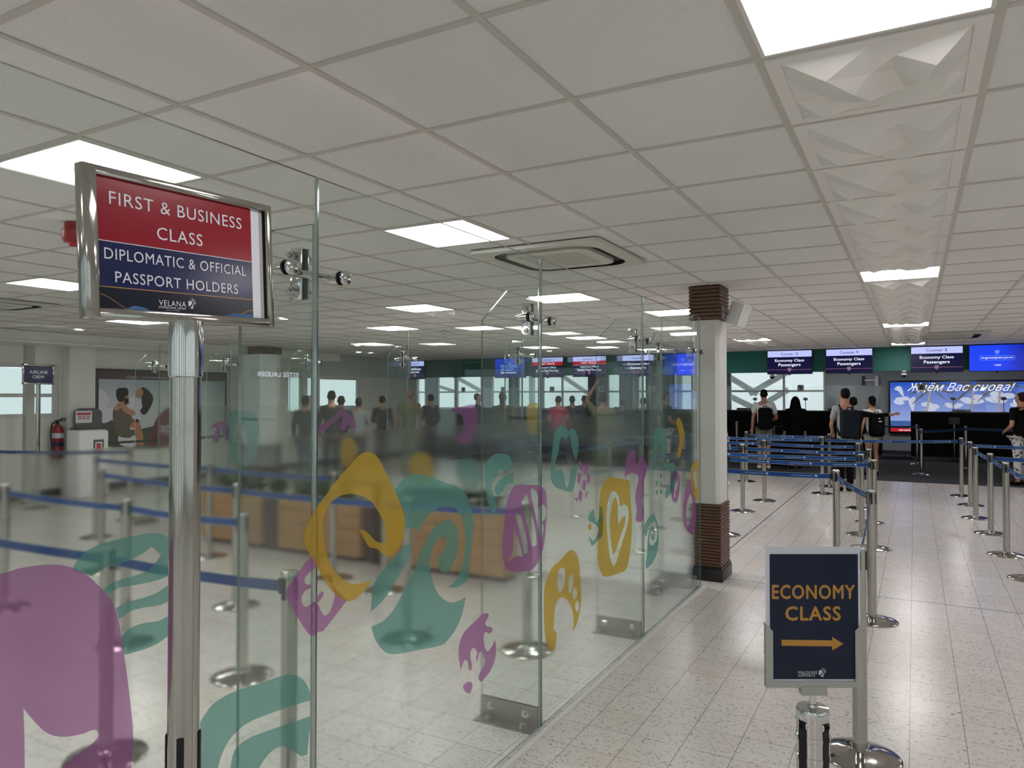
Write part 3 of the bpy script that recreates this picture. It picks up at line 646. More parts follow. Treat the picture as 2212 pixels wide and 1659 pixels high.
dec(1, 'splash_decal', PU, cB, [[(1860,1120),(1940,1040),(1970,1012),(2000,1010),(2003,1032),(1986,1060),(1992,1085),(2020,1090),(2028,1112),(2010,1130),(1985,1120),(1975,1150),(1982,1215),(2002,1235),(2028,1200),(2042,1165,1),(2050,1220),(2040,1290),(2010,1360),(1960,1420,1),(1945,1400),(1952,1365),(1978,1320),(1980,1280),(1960,1240),(1945,1252),(1938,1290),(1930,1278),(1935,1242),(1918,1215),(1900,1228),(1895,1262),(1905,1320),(1898,1350),(1886,1338),(1880,1300),(1865,1285),(1850,1310),(1838,1350,1),(1825,1260),(1832,1185)]], 'purple splash decal')
dec(1, 'splash_drop', PU, cB, [[(1852,1445),(1880,1418),(1903,1422),(1907,1450),(1895,1488,1),(1868,1480)]])
dec(1, 'face_decal', TE, cC, [[(845,260),(858,210),(890,178),(930,175),(965,192),(980,240,1),(930,265),(890,295),(878,340),(900,420),(885,470,1),(860,400),(848,320)], [(905,262),(925,250),(940,252),(920,266)]], 'small teal face decal')
dec(1, 'face_stripe', TE, cC, [[(893,352),(900,320),(930,290),(980,262,1),(980,316,1),(945,322),(930,352),(908,370)]])
dec(1, 'hand_decal', PU, cC, [[(938,490),(950,400),(972,345),(1000,323),(1060,322),(1105,326),(1132,355),(1138,430),(1130,560),(1115,640),(1085,705),(1050,728),(1000,731),(960,728),(935,690),(928,600)],
    [(1016,405,1),(1040,365,1),(1060,420),(1082,530),(1090,605,1),(1068,617,1),(1050,530)], [(990,472,1),(1003,430,1),(1028,510),(1045,590),(1048,640,1),(1032,650,1),(1015,560)], [(980,530,1),(1005,590),(1020,640),(1025,660,1),(988,661),(962,682),(960,668),(977,640)], [(1060,350),(1080,346),(1095,375),(1100,430,1),(1118,415),(1135,440),(1130,480),(1112,497,1),(1122,530),(1110,590,1),(1085,470)]], 'purple striped hand decal', h=0.0006)
dec(2, 'paw_decal', YE, cC, [[(1125,830),(1138,765),(1165,710),(1200,680),(1240,635),(1265,633),(1285,665),(1295,740),(1300,870),(1285,960),(1262,1017,1),(1265,950),(1250,890),(1225,857),(1200,855),(1180,890),(1172,960),(1170,1003,1),(1185,1020,1),(1182,1070),(1172,1105),(1142,1080),(1127,1000)],
    [(1188,760),(1198,720),(1215,714),(1226,735),(1218,800),(1202,828),(1190,810)], [(1240,780),(1252,745),(1265,765),(1256,820),(1243,830)], [(1260,828),(1272,805),(1282,830),(1275,862),(1263,855)], [(1271,890),(1282,868),(1290,895),(1280,922)]], 'yellow paw decal')
dec(2, 'vase_decal', TE, cD, [[(135,520),(143,380),(160,260),(190,220),(225,224),(242,262),(228,300),(205,287),(190,310),(183,370),(165,430),(163,488),(195,480),(212,502),(222,560),(232,590),(245,560),(258,470),(300,450,1),(285,540),(270,600),(250,616),(190,598),(155,575)]], 'teal vase decal')
dec(2, 'vase_handle', TE, cD, [[(242,258),(270,236),(295,280),(302,350),(287,420),(264,360),(258,300)]])
for q_ in ([(300,432),(322,442),(332,490),(310,480)], [(345,452),(366,440),(350,520),(333,502)], [(300,502),(317,520),(310,570),(293,550)], [(333,540),(350,560),(340,612),(320,592)], [(355,502),(372,520),(368,570),(350,552)], [(308,602),(327,622),(316,680),(298,650)], [(345,622),(362,610),(343,660)], [(278,652),(295,650),(302,685)]):
    dec(2, 'scale_decal', PU, cD, [[p+(1,) for p in q_]], n=1)
dec(2, 'heart_decal', YE, cD, [[(430,640),(442,590),(470,538),(505,528),(560,538),(602,547),(611,580),(613,660),(621,760),(620,860),(610,980),(590,1070),(560,1095),(470,1122),(438,1098),(417,1010),(421,820)],
    [(468,800),(475,690),(493,625),(515,611),(540,640),(550,703,1),(580,690),(600,722),(597,800),(562,920),(527,1035),(510,1058),(488,990)]], 'yellow heart decal')
dec(2, 'heart_core', YE, cD, [[(490,820),(496,720),(510,662),(525,650),(537,700),(537,770),(542,811,1),(562,772),(580,762),(577,810),(550,890),(515,988),(500,940)]])
dec(2, 'fish_decal', TE, cD, [[(360,780),(375,735),(395,718,1),(405,800,1),(425,770),(430,690,1),(447,730),(446,860),(430,893),(382,940,1),(362,880),(390,907),(415,872),(420,832),(395,803)]], 'small teal fish decal')
dec(2, 'fish_eye', YE, cD, [[(361,812),(375,805),(379,835),(365,840)]])
dec(3, 'palm_decal', PU, cD, [[(578,530,1),(585,440),(600,385),(630,360),(643,380),(640,430),(655,452),(665,422),(680,402),(700,430),(712,480),(690,560),(690,620),(680,680),(692,740),(680,790),(645,787),(650,720),(640,640),(660,530),(632,505),(610,505)]], 'purple palm decal at the third joint')
dec(3, 'mountain_decal', TE, cD, [[(748,480,1),(755,270),(790,228),(822,265),(825,340),(815,420),(830,450),(868,440),(887,500),(870,600),(820,660,1),(822,610),(850,560),(845,490),(815,478),(800,440),(795,350),(777,342),(762,480,1)]], 'teal mountain decal')
for cx_, cy_ in ((770,560),(795,520),(796,568),(770,620),(796,614)): dec(3, 'dot_decal', TE, cD, [[(cx_-6,cy_),(cx_,cy_-16),(cx_+6,cy_),(cx_,cy_+16)]])
dec(3, 'coral_decal', PU, cD, [[(855,530),(866,495),(885,490),(902,512),(908,560),(900,640),(885,678),(862,660),(853,600)], [(863,555),(870,545),(874,570),(879,535),(884,560),(893,545),(892,590),(882,615),(880,650),(872,640),(874,600)]], 'small purple coral decal')
dec(3, 'spiral_decal', TE, cD, [[(693,830),(720,772),(750,745),(770,790),(781,890),(765,1000),(717,1068),(703,1055),(712,980),(716,900),(728,840),(745,822),(757,850),(755,890),(745,905),(737,885),(743,862),(748,880),(752,860),(742,840),(728,870),(726,915),(742,937),(765,910),(772,870),(762,800),(745,795),(722,820),(706,880)]], 'teal spiral decal')
dec(3, 'crescent_decal', YE, cD, [[(885,200,1),(900,170),(920,200),(935,290),(915,380),(900,418,1),(890,395),(907,300)]], 'thin yellow crescent decal')
dec(3, 'shield_decal', PU, cD, [[(928,700),(942,590),(965,545),(987,575),(1002,680),(1002,800),(982,872,1),(955,850),(930,800)], [(945,720),(968,630),(985,690),(978,770),(950,812)]], 'purple shield decal')
dec(3, 'ring_decal', YE, cD, [[(975,470),(1000,442),(1018,430),(1020,660,1),(1005,665),(985,620),(973,560)], [(985,505),(1002,478),(1012,560),(1002,605)]], 'yellow ring decal', h=0.0006)
# decals on the rear partition
def decB(i, name, m, loops, label=None):
    P = PB[i]; lo = []
    for l in loops:
        pts = []
        for p in l:
            q = aty(p[0], p[1], YB2); pts.append((XJ[i]-q.x, q.z))
        lo.append(crom(pts, 5))
    mb = MB(); mb.flat([[(-a, b) for a, b in l] for l in lo], frame((-T-0.0022, 0, 0), (0,-1,0), (0,0,1))); mb.build(name, m, P, smooth=0, label=label)
decB(4, 'swirl_decal', TE, [[(493,925),(497,900),(510,886),(535,888),(555,897),(562,930),(556,985),(535,1010),(505,1000),(495,970)], [(505,935),(515,912),(528,915),(534,950),(528,985),(520,990),(525,950),(515,935),(510,960)]], 'teal swirl decal')
decB(4, 'arch_decal', PU, [[(456,925),(470,912),(490,912),(497,930),(497,952),(488,950),(480,925),(472,955),(462,952),(468,925)]], 'purple arch decal')
decB(3, 'anchor_decal', PU, [[(735,884),(755,892),(768,910),(770,926),(762,925),(755,918),(745,930),(735,925),(742,905),(738,900),(700,932),(690,940),(682,934),(700,915),(725,898)]], 'purple anchor decal')
decB(3, 'sun_decal', YE, [[(740,960),(755,945),(772,960),(770,1000),(750,1010),(738,990)]])
decB(2, 'letter_decal', PU, [[(975,885),(1000,878),(1030,878),(1030,930),(1010,960),(985,950),(1000,930),(1000,900)]], 'purple letter decal')
decB(2, 'bubble_decal', TE, [[(990,1005),(1010,985),(1035,1000),(1042,1030),(1028,1060),(1005,1055),(992,1035)]], 'teal bubble decal')
decB(2, 'leaf_decal', YE, [[(885,1000),(905,975),(930,985),(938,1020),(920,1045),(895,1040)]])
decB(1, 'drop_decal', YE, [[(1140,880),(1160,870),(1168,890),(1165,930),(1145,935)]])
# torn corners of the film
def torn(lab, x, y, z, w_, h_, seed):
    r = random.Random(seed); mb = MB(); n_ = 5; vs = []
    for i in range(n_+1):
        for j_ in range(n_+1): vs.append((x+0.004+r.random()*0.012*(i/n_), y-w_/2+w_*j_/n_+r.uniform(-.01,.01), z-h_*i/n_*(1-abs(j_/n_-.5))+r.uniform(-.006,.006)))
    mb.add(vs, [(a*(n_+1)+b, a*(n_+1)+b+1, (a+1)*(n_+1)+b+1, (a+1)*(n_+1)+b) for a in range(n_) for b in range(n_)])
    single('torn_film', mb, 'acrylic', (x, y, z), lab, 'film scrap', 'torn scraps of film', 20)
torn('crumpled scrap of clear film at the second panel joint', XG, YJ[2], 1.52, 0.16, 0.09, 1)
torn('crumpled scrap of clear film at the third panel joint', XG, YJ[3]-0.03, 1.44, 0.18, 0.08, 2)
torn('crumpled scrap of clear film at the nearest panel joint', XG, YJ[1]-0.03, 1.50, 0.06, 0.05, 3)

# ------------------------------------------------------------------ queue posts and belts
post0 = None
def post(x, y, lab, group='steel queue posts'):
    global post0
    if post0 is None:
        t = thing('queue_post', lab, 'queue post', (x, y, 0), 0, group); post0 = t
        MB().lathe([(0.0001,0.040),(0.036,0.040),(0.040,0.037),(0.046,0.034),(0.10,0.026),(0.165,0.011),(0.172,0.008),(0.175,0.004),(0.175,0.0),(0.0001,0.0)], 40).build('base', 'steel', t)
        MB().lathe([(0.0318,0.036),(0.0318,0.948)], 28).build('pole', 'steel', t)
        MB().lathe([(0.0318,0.946),(0.0335,0.947),(0.0335,0.958),(0.031,0.963),(0.0001,0.9635)], 28).build('cap', 'chrome', t)
        for k in range(4):
            a = k*PI/2+PI/4*0; mb = MB(); mb.box(0.0295, 0.0345, -0.0115, 0.0115, 0.855, 0.94, bev=0.002); R = Matrix.Rotation(a, 4, 'Z'); mb.v = [tuple(R @ Vector(v)) for v in mb.v]
            mb.build('belt_slot', 'black_plastic', t)
        return t
    return dup(post0, (x, y, 0), 0, lab)
proto_text = MB(); proto_text.text('Velana International Airport', (0,0.20,-0.0065,0.0065), frame((0,0,0),(1,0,0),(0,1,0)), 0)
def belt(p, a, b, z=0.90, sag=0.012, txt=True, z2=None):
    """blue webbing from post p at a=(x,y) to b=(x,y); drawn as part of post p"""
    A = Vector((a[0], a[1], z)); B = Vector((b[0], b[1], z if z2 is None else z2)); d = B-A; Ln = d.length; u = d.normalized(); s = Vector((u.y, -u.x, 0)).normalized()
    if (A+B).dot(s) > 0: s = -s            # printed face towards the hall entrance
    A = A+u*0.034; B = B-u*0.034; Ln = (B-A).length; hb = 0.0235
    def pt(t, h): return A+u*(t*Ln)+Vector((0,0,h-sag*4*t*(1-t)))
    mb = MB(); n_ = 12
    for sd, ofs in ((1, 0.0006), (-1, -0.0006)):
        vs = []
        for i in range(n_+1):
            for h in (-hb, -hb+0.003, hb-0.003, hb): vs.append(pt(i/n_, h)+s*ofs)
        for i in range(n_):
            for q in range(3): mb.add([vs[i*4+q], vs[i*4+q+1], vs[i*4+q+5], vs[i*4+q+4]], [(0,1,2,3) if sd > 0 else (3,2,1,0)], 1 if q != 1 else 0)
    for e in (0, 1):
        c = A if e == 0 else B; q = u if e == 0 else -u; M_ = MB()
        vs = [c+q*i*0.022-q*0.004+s*k+Vector((0,0,l)) for i in (0,1) for k in (-0.008,0.008) for l in (-0.03,0.03)]
        mb.add(vs, [(0,1,3,2),(4,6,7,5),(0,4,5,1),(2,3,7,6),(0,2,6,4),(1,5,7,3)], 3)
    if txt:
        L_ = 0.16; x = 0.12
        flip = s.cross(u).z > 0      # reading direction seen from the printed side
        while x < Ln-0.30:
            cl = [(0.012*math.cos(k*PI/3), 0.010*math.sin(k*PI/3)) for k in range(6)]
            def put(vs2, fs):
                V = []
                for (p_, q_) in vs2:
                    t_ = (x+p_)/Ln; t_ = 1-t_ if flip else t_
                    V.append(pt(t_, q_)+s*0.0016)
                mb.add(V, fs, 2)
            put([(0.005,0.002),(0.020,0.010),(0.034,0.008),(0.040,-0.002),(0.030,-0.001),(0.024,-0.012),(0.016,-0.010),(0.021,0.001)], [(0,1,7),(1,2,7),(2,4,7),(2,3,4),(7,4,5),(7,5,6)])
            vs2 = [(0.055+v[0], v[1]-0.001) for v in proto_text.v]; put(vs2, proto_text.f)
            x += 0.46
    mb.build('belt', ['belt_blue', 'belt_edge', 'belt_print', 'black_plastic'], p, p.location, smooth=0, label='printed blue belt webbing')
P = {}
def ps(key, x, y, lab): P[key] = (post(x, y, lab), (x, y))
def bl(a, b, **kw): belt(P[a][0], P[a][1], P[b][1], **kw)
# right of the glass: left hand queue block
ps('S1', -0.643, 7.41, 'steel queue post behind the top left corner of the small economy sign')
ps('S2', -0.285, 6.00, 'tall front queue post just right behind the small economy sign')
ps('S3', -0.23, 3.72, 'queue post with wide base right behind the small economy sign, near the bottom edge')
ps('j', -0.392, 8.83, 'queue post at the right end of the second lowest belt')
ps('i', -0.56, 9.63, 'queue post at the right end of the third lowest belt')
ps('h', -0.525, 10.60, 'queue post with thick black slots under the woman with the backpack')
ps('g', -0.73, 11.83, 'slim queue post below the tall man in grey, right end of the fifth belt')
ps('d', -2.16, 10.75, 'queue post just right of the pillar, with full round base')
ps('c', -2.08, 12.00, 'queue post below the man in the white shirt')
ps('b', -2.85, 14.55, 'queue post behind the post next to the pillar, far row')
ps('e', -1.372, 13.34, 'queue post left of the tall man, long belt leaving it to the right')
ps('f', -1.362, 14.42, 'thin queue post close behind the one left of the tall man')
ps('a', -4.20, 20.2, 'farthest thin queue post at the counters beside the pillar')
ps('j2', -1.98, 8.85, 'queue post mostly hidden by the pillar, only its base showing')
ps('i2', -2.45, 9.70, 'queue post hidden behind the pillar, third belt'); ps('S12', -2.1, 7.62, 'queue post hidden behind the pillar, lowest belt')
ps('g2', -3.7, 12.1, 'queue post far behind the pillar, fifth belt'); ps('h2', -3.2, 10.9, 'queue post far behind the pillar, fourth belt'); ps('e2', -3.9, 13.5, 'queue post far behind the pillar, sixth belt')
bl('b','f'); bl('e2','e'); bl('g2','c'); bl('c','g'); bl('h2','d'); bl('d','h'); bl('i2','i'); bl('j2','j'); bl('S12','S1'); bl('S1','S2'); bl('i','j')
ps('m', 0.67, 14.12, 'queue post at the right end of the long far belt'); ps('n', 0.73, 13.0, 'queue post second in the right hand row')
ps('o', 0.715, 11.66, 'queue post third in the right hand row, next to the walkway'); ps('p', 0.79, 10.45, 'queue post fourth in the right hand row, belts on three sides')
ps('q', 0.825, 9.12, 'nearest full queue post of the right hand row, large base'); ps('r', 0.90, 8.02, 'queue post at the right edge, only its base in view')
ps('n2', 2.6, 12.9, 'queue post beyond the right edge, far belt'); ps('p2', 2.6, 10.4, 'queue post beyond the right edge, near belt')
bl('e','m'); bl('m','n'); bl('o','p'); bl('p','q'); bl('q','r'); bl('n','n2'); bl('p','p2')
ps('f1', 0.05, 20.2, 'thin dark queue post at the counter eight desk'); ps('f2', 0.12, 17.6, 'queue post on the carpet before the counter eight desk')
ps('f3', 1.02, 19.6, 'thin queue post with polished top before the right hand desk'); ps('f0', -0.95, 20.4, 'queue post on the carpet hidden behind the woman with the backpack'); ps('f4', 2.6, 19.3, 'queue post beyond the right edge on the carpet')
bl('f0','f1', txt=False); bl('f2','f3', txt=False); bl('f1','f2', txt=False); bl('f3','f4', txt=False)
# behind the glass
for k_, x, y, lab in (('P1',-3.25,2.05,'blurred queue post behind the teal leaf decal'), ('P2',-2.155,2.10,'blurred queue post left of the nearest glass joint, behind the purple flower'),
    ('P3',-3.48,3.02,'blurred queue post right of the sign post, base above the teal rainbow decal'), ('P4',-4.62,3.04,'blurred queue post left of the sign post, above the teal leaf decal'), ('P5',-6.20,3.08,'blurred queue post at the left edge, second row'),
    ('P6',-6.76,4.20,'blurred queue post left of the sign post, third row'), ('P9',-4.68,4.0,'blurred queue post right of the sign post, third row, bright cap'), ('P11',-3.035,4.03,'blurred queue post inside the teal wave decal'), ('P12',-2.213,4.22,'blurred queue post behind the purple hand decal, round base before the steel bracket'),
    ('P8',-6.37,5.10,'blurred queue post just right of the sign post, before the planter'), ('P13',-4.62,5.03,'blurred queue post before the brown planters, inside the yellow moon decal'), ('P14',-3.95,4.93,'blurred queue post left of the teal wave decal, before the planters'),
    ('P15',-8.4,5.15,'blurred queue post at the left before the dark skirting'), ('P16',-5.2,2.03,'blurred queue post at the left edge, first row'), ('P17',-10.8,5.25,'queue post at the left edge whose belt shows above the frosted film'), ('P18',-9.2,6.1,'blurred far queue post left, in front of the white bin')):
    ps(k_, x, y, lab)
for a_, b_ in (('P16','P1'),('P1','P2'),('P5','P4'),('P4','P3'),('P6','P9'),('P9','P11'),('P11','P12'),('P15','P8'),('P8','P13'),('P13','P14'),('P17','P18')): bl(a_, b_, txt=False)

# ------------------------------------------------------------------ the two stands with signs
def palm_logo(mb, fr, c, s, mi, h=0.001):
    def pp(l): return [(c[0]+a*s, c[1]+b*s) for a, b in l]
    mb.flat([pp([(-0.5,0.30),(-0.02,0.25),(-0.08,0.02),(-0.30,-0.25),(-0.5,-0.30)])], fr, h, mi)
    mb.flat([pp([(0.06,0.12),(0.10,-0.5),(-0.28,-0.5),(-0.10,-0.28)])], fr, h, mi)
    for l in ([(0.0,0.30),(-0.22,0.42),(-0.36,0.36),(-0.18,0.36)], [(0.02,0.32),(-0.06,0.60),(0.0,0.66),(0.08,0.40)], [(0.06,0.30),(0.26,0.52),(0.36,0.46),(0.20,0.38)], [(0.08,0.26),(0.40,0.26),(0.46,0.02),(0.34,0.16)], [(0.08,0.22),(0.28,0.06),(0.26,-0.18),(0.20,0.02)]):
        mb.flat([pp(l)], fr, h, mi)
XS = -1.38
qs = [atx(*p, XS) for p in ((170,352),(581,448),(582,706),(176,684))]
ctr = sum(qs, Vector())/4; tl = math.atan2((qs[1].z-qs[0].z+qs[2].z-qs[3].z)/2, (qs[1].y-qs[0].y+qs[2].y-qs[3].y)/2)
FS = frame(ctr, (0, math.cos(tl), math.sin(tl)), (0, -math.sin(tl), math.cos(tl)))
def s1(px, py):
    q = atx(px, py, XS)-ctr; return (q.dot(FS[1]), q.dot(FS[2]))
W2, H2 = 0.232, 0.148
S1B = (XS, ctr.y, 0)
sg = thing('sign_stand', 'tall steel stand with the red and navy first and business class sign', 'sign', S1B)
MB().lathe([(0.0001,0.045),(0.036,0.045),(0.046,0.036),(0.165,0.012),(0.175,0.004),(0.175,0),(0.0001,0)], 40).build('base', 'steel', sg)
MB().lathe([(0.0318,0.04),(0.0318,1.70)], 36).build('pole', 'steel', sg)
zt = ctr.z-H2
MB().lathe([(0.0318,1.690),(0.0345,1.692),(0.0350,1.70),(0.0350,zt+0.004),(0.0001,zt+0.004)], 36).build('pole_sleeve', 'chrome', sg)
for k in range(4):
    a = math.radians(-47)+k*PI/2; mb = MB(); mb.box(0.029, 0.0352, -0.0075, 0.0075, 0.84, 0.93, bev=0.003); R = Matrix.Rotation(a, 4, 'Z')
    mb.v = [tuple(R @ Vector(v)) for v in mb.v]; mb.build('belt_slot', 'rubber_black', sg)
def s1tube(mb, u0, u1, v0, v1, dp=0.013):
    O, X, Y, Nn = FS; mb2 = MB(); mb2.box(u0, u1, v0, v1, -dp, dp, bev=0.004)
    mb.add([O+X*v[0]+Y*v[1]+Nn*v[2] for v in mb2.v], mb2.f)
fb = 0.0225; mb = MB()
s1tube(mb, -W2+0.024, W2-fb*0.55, H2-fb*0.85, H2, 0.0122); s1tube(mb, -W2+0.024, W2-fb*0.55, -H2, -H2+fb*0.95, 0.0122); s1tube(mb, -W2, -W2+0.030, -H2, H2); s1tube(mb, W2-fb*0.75, W2, -H2, H2)
mb.build('frame', 'steel', sg, S1B, label='polished steel sign frame')
iu0, iu1, iv0, iv1 = -W2+0.029, W2-fb*0.75, -H2+fb*0.94, H2-fb*0.84
mb = MB(); mb.prism([(iu0,iv0),(iu1,iv0),(iu1,iv1),(iu0,iv1)], -0.008, 0.001, FS); mb.build('back_board', 'black_plastic', sg, S1B)
u_red = s1(539,462)[0]; u_wh = s1(556,466)[0]; u_gap = s1(566,468)[0]
vr = s1(202,516)[1]; vo = s1(204,617)[1]
pm = MB()
def rect(mb, u0, u1, v0, v1, h, mi, fr): mb.flat([[(u0,v0),(u1,v0),(u1,v1),(u0,v1)]], fr, h, mi)
rect(pm, iu0, u_red, vr, iv1, 0.0030, 0, FS); rect(pm, iu0, u_red, vo, vr, 0.0030, 1, FS); rect(pm, iu0, u_red, iv0, vo, 0.0030, 2, FS)
rect(pm, u_red, u_wh, iv0, iv1, 0.0028, 3, FS); rect(pm, u_wh, u_gap-0.004, iv0, iv1, 0.0026, 6, FS)
rect(pm, iu0, u_red, vr-0.0012, vr+0.0004, 0.0034, 3, FS); rect(pm, iu0, u_red, vo-0.0008, vo+0.0008, 0.0034, 4, FS)
def wavy(pts_, wd, mi):
    n_ = len(pts_); up_ = [(a, b+wd) for a, b in pts_]; pm.add([FS[0]+FS[1]*p[0]+FS[2]*p[1]+FS[3]*0.0036 for p in pts_+up_], [(i, i+1, i+1+n_, i+n_) for i in range(n_-1)], mi)
wavy([(iu0+0.075*i/12, max(iv0+0.0005, vo-0.015-0.030*(0.5-0.5*math.cos(PI*i/12)))) for i in range(13)], 0.0011, 4)
wavy([(u_red-0.060+0.060*i/12, iv0+0.001+0.016*(0.5-0.5*math.cos(PI*i/12))) for i in range(13)], 0.0011, 4)
pm.flat([[(iu0+0.055,iv0+0.001),(iu0+0.11,iv0+0.001),(iu0+0.095,iv0+0.007),(iu0+0.075,iv0+0.009)]], FS, 0.0036, 5)
pm.flat([[(u_red-0.085,iv0+0.001),(u_red,iv0+0.001),(u_red,iv0+0.006),(u_red-0.05,iv0+0.007)]], FS, 0.0036, 5)
def tb(body, l, t_, b_, r_, **kw):
    a = s1(l, t_); b = s1(l, b_); c = s1(r_, t_); pm.text(body, (a[0], c[0], b[1], a[1]), FS, 0.0040, 3, **kw)
tb('FIRST & BUSINESS', 232, 412, 440.5, 517, bold=0.003, space=1.08); tb('CLASS', 336, 490, 517, 434, bold=0.003, space=1.08)
tb('DIPLOMATIC & OFFICIAL', 222, 534, 558.5, 527.5, bold=0.003, space=1.08); tb('PASSPORT HOLDERS', 246, 586, 610, 510.5, bold=0.003, space=1.08)
tb('VELANA', 340.5, 647.5, 659.5, 399, space=1.15); tb('INTERNATIONAL AIRPORT', 340.5, 661, 665.5, 399.5); tb('Gateway to the Maldives', 356, 668.5, 671, 386)
lc = s1(413, 657); palm_logo(pm, FS, lc, 0.020, 3, 0.004)
pm.build('printed_card', ['red_print', 'navy_print', 'ink_print', 'paper_white', 'gold_print', 'blue_print', 'grey_plastic'], sg, S1B, smooth=0, label='printed sign card, red above navy')

# economy stand
EX, EY = -0.201, 1.733
ec = thing('sign_stand', 'short belt post with the navy economy class sign and orange arrow', 'sign', (EX, EY, 0))
MB().lathe([(0.0001,0.045),(0.036,0.045),(0.046,0.036),(0.165,0.012),(0.175,0.004),(0.175,0),(0.0001,0)], 40).build('base', 'steel', ec)
MB().lathe([(0.0318,0.04),(0.0318,0.85)], 36).build('pole', 'steel', ec)
MB().lathe([(0.030,0.80),(0.030,0.955)], 28).build('belt_reel', 'rubber_black', ec, label='black belt reel inside the post head')
ca = math.atan2(-EY, -EX)            # towards the entrance
hd = MB()
for k in range(4):                    # four chrome staves with belt slots between them
    a0_ = ca+math.radians(7)+k*PI/2-math.radians(27); n_ = 8; vs = []
    for i in range(n_+1):
        a = a0_+math.radians(54)*i/n_
        for r_ in (0.0305, 0.0345):
            for z in (0.80, 0.948): vs.append((r_*math.cos(a), r_*math.sin(a), z))
    fs = []
    for i in range(n_): o = i*4; fs += [(o+2,o+6,o+7,o+3),(o,o+1,o+5,o+4),(o+1,o+3,o+7,o+5),(o,o+4,o+6,o+2)]
    fs += [(0,2,3,1),(n_*4,n_*4+1,n_*4+3,n_*4+2)]; hd.add(vs, fs)
    for zz in (0.905, 0.862):         # raised bands with a rivet
        vs = []
        for i in range(n_+1):
            a = a0_+math.radians(54)*i/n_
            for z, r_ in ((zz-0.006,0.0345),(zz-0.005,0.0358),(zz+0.005,0.0358),(zz+0.006,0.0345)): vs.append((r_*math.cos(a), r_*math.sin(a), z))
        hd.add(vs, [(i*4+q, i*4+4+q, i*4+5+q, i*4+1+q) for i in range(n_) for q in range(3)])
    a = a0_+math.radians(27)
    hd.ball((0.0362*math.cos(a), 0.0362*math.sin(a), 0.905), 0.0022, 8, 6); 
    for e in (-1, 1):
        a = a0_+math.radians(27)+e*math.radians(27); hd.ball((0.036*math.cos(a), 0.036*math.sin(a), 0.935), (0.003,0.003,0.007), 8, 6)
hd.build('post_head', 'chrome', ec)
MB().lathe([(0.0345,0.944),(0.0348,0.950),(0.0348,0.962),(0.033,0.967),(0.020,0.968),(0.012,0.969),(0.011,0.975),(0.008,0.976),(0.0072,0.985),(0.0072,1.003),(0.0001,1.003)], 40).build('cap', 'chrome', ec)
for k in range(4):
    a = ca+math.radians(7)+k*PI/2+math.radians(45); mb = MB(); mb.box(0.028, 0.0335, -0.011, 0.011, 0.825, 0.928, bev=0.003); R = Matrix.Rotation(a, 4, 'Z'); mb.v = [tuple(R @ Vector(v)) for v in mb.v]
    mb.build('belt_slot', 'rubber_black', ec)
ez = (Vector((EX, EY, 0))); DE = -EX*math.sin(YAW)*0+ (EX*fw.x+EY*fw.y)
def e2(px, py):                      # photo point on the card plane, in card units
    d = ray(px, py); nrm = Vector((fw.x, fw.y, 0)).normalized(); t_ = (Vector((EX,EY,0)).dot(nrm)-0.004)/d.dot(nrm); q = d*t_+Vector((0,0,CZ))
    return ((q-Vector((EX,EY,0))).dot(rt), q.z)
FE = frame((EX, EY, 0), rt, (0,0,1))
(bl_, br_, tr_, tl_) = [e2(*p) for p in ((1653,1482),(1860,1488),(1861,1184),(1657,1179))]
u0, u1 = (bl_[0]+tl_[0])/2, (br_[0]+tr_[0])/2; v0, v1 = (bl_[1]+br_[1])/2, (tl_[1]+tr_[1])/2
vm = e2(1656,1347)[1]
mb = MB(); k_ = 0.015
poly = [(u0-0.002,v0),(u1+0.002,v0),(u1+0.002,vm),(u1-0.014+0.004,vm-0.012),(u1-0.014,vm-0.016),(u1-0.014,v0+0.013),(u0+0.014,v0+0.013),(u0+0.014,vm-0.016),(u0+0.010,vm-0.012),(u0-0.002,vm)]
mb.prism(poly, 0.0035, 0.0065, FE); mb.box(0,0.00001,0,0.00001,0,0.00001)
mb = MB(); mb.prism(poly, 0.0035, 0.0065, FE); mb.prism([(u0-0.002,v0),(u1+0.002,v0),(u1+0.002,vm),(u0-0.002,vm)], -0.005, -0.002, FE); mb.build('holder', 'holder_grey', ec, (EX, EY, 0), 0)
mb = MB(); cu = e2(1757,1500)[0]; mb.prism([(cu-0.026,v0-0.016),(cu+0.029,v0-0.016),(cu+0.029,v0+0.002),(cu-0.026,v0+0.002),(cu-0.029,v0-0.006)], -0.008, 0.009, FE); mb.build('clip', 'holder_grey', ec, (EX, EY, 0), 0)
MB().lathe([(0.0065,0.985),(0.0065,v0-0.012)], 18).build('stem', 'brushed_steel', ec)
cu0, cu1 = e2(1664,1300)[0], e2(1855,1300)[0]; cv1 = e2(1757,1197.5)[1]; cv0 = e2(1757,1468)[1]
cm = MB(); rect(cm, u0, u1, v0+0.004, v1, 0.0008, 0, FE); rect(cm, cu0, cu1, cv0, cv1, 0.0014, 1, FE)
def te(body, l, r_, t_, b_, mi, **kw): cm.text(body, (e2(l,t_)[0], e2(r_,t_)[0], e2(l,b_)[1], e2(l,t_)[1]), FE, 0.0020, mi, **kw)
te('ECONOMY', 1669, 1847, 1264.5, 1294, 2, bold=0.034, space=1.10); te('CLASS', 1698, 1816, 1311, 1340.5, 2, bold=0.034, space=1.10)
ar = [(1689,1382.5),(1798.5,1384),(1798.5,1376.5),(1822.5,1391.5),(1798.5,1406),(1798.5,1397),(1689,1395.5)]
cm.flat([[e2(*p) for p in ar]], FE, 0.0020, 2)
te('MALDIVES', 1725, 1766, 1450.5, 1456.5, 3, space=1.1); te('AIRPORTS', 1725, 1761, 1457.5, 1462.5, 3, space=1.1)
lc = e2(1778, 1454); palm_logo(cm, FE, lc, 0.017, 3, 0.0021)
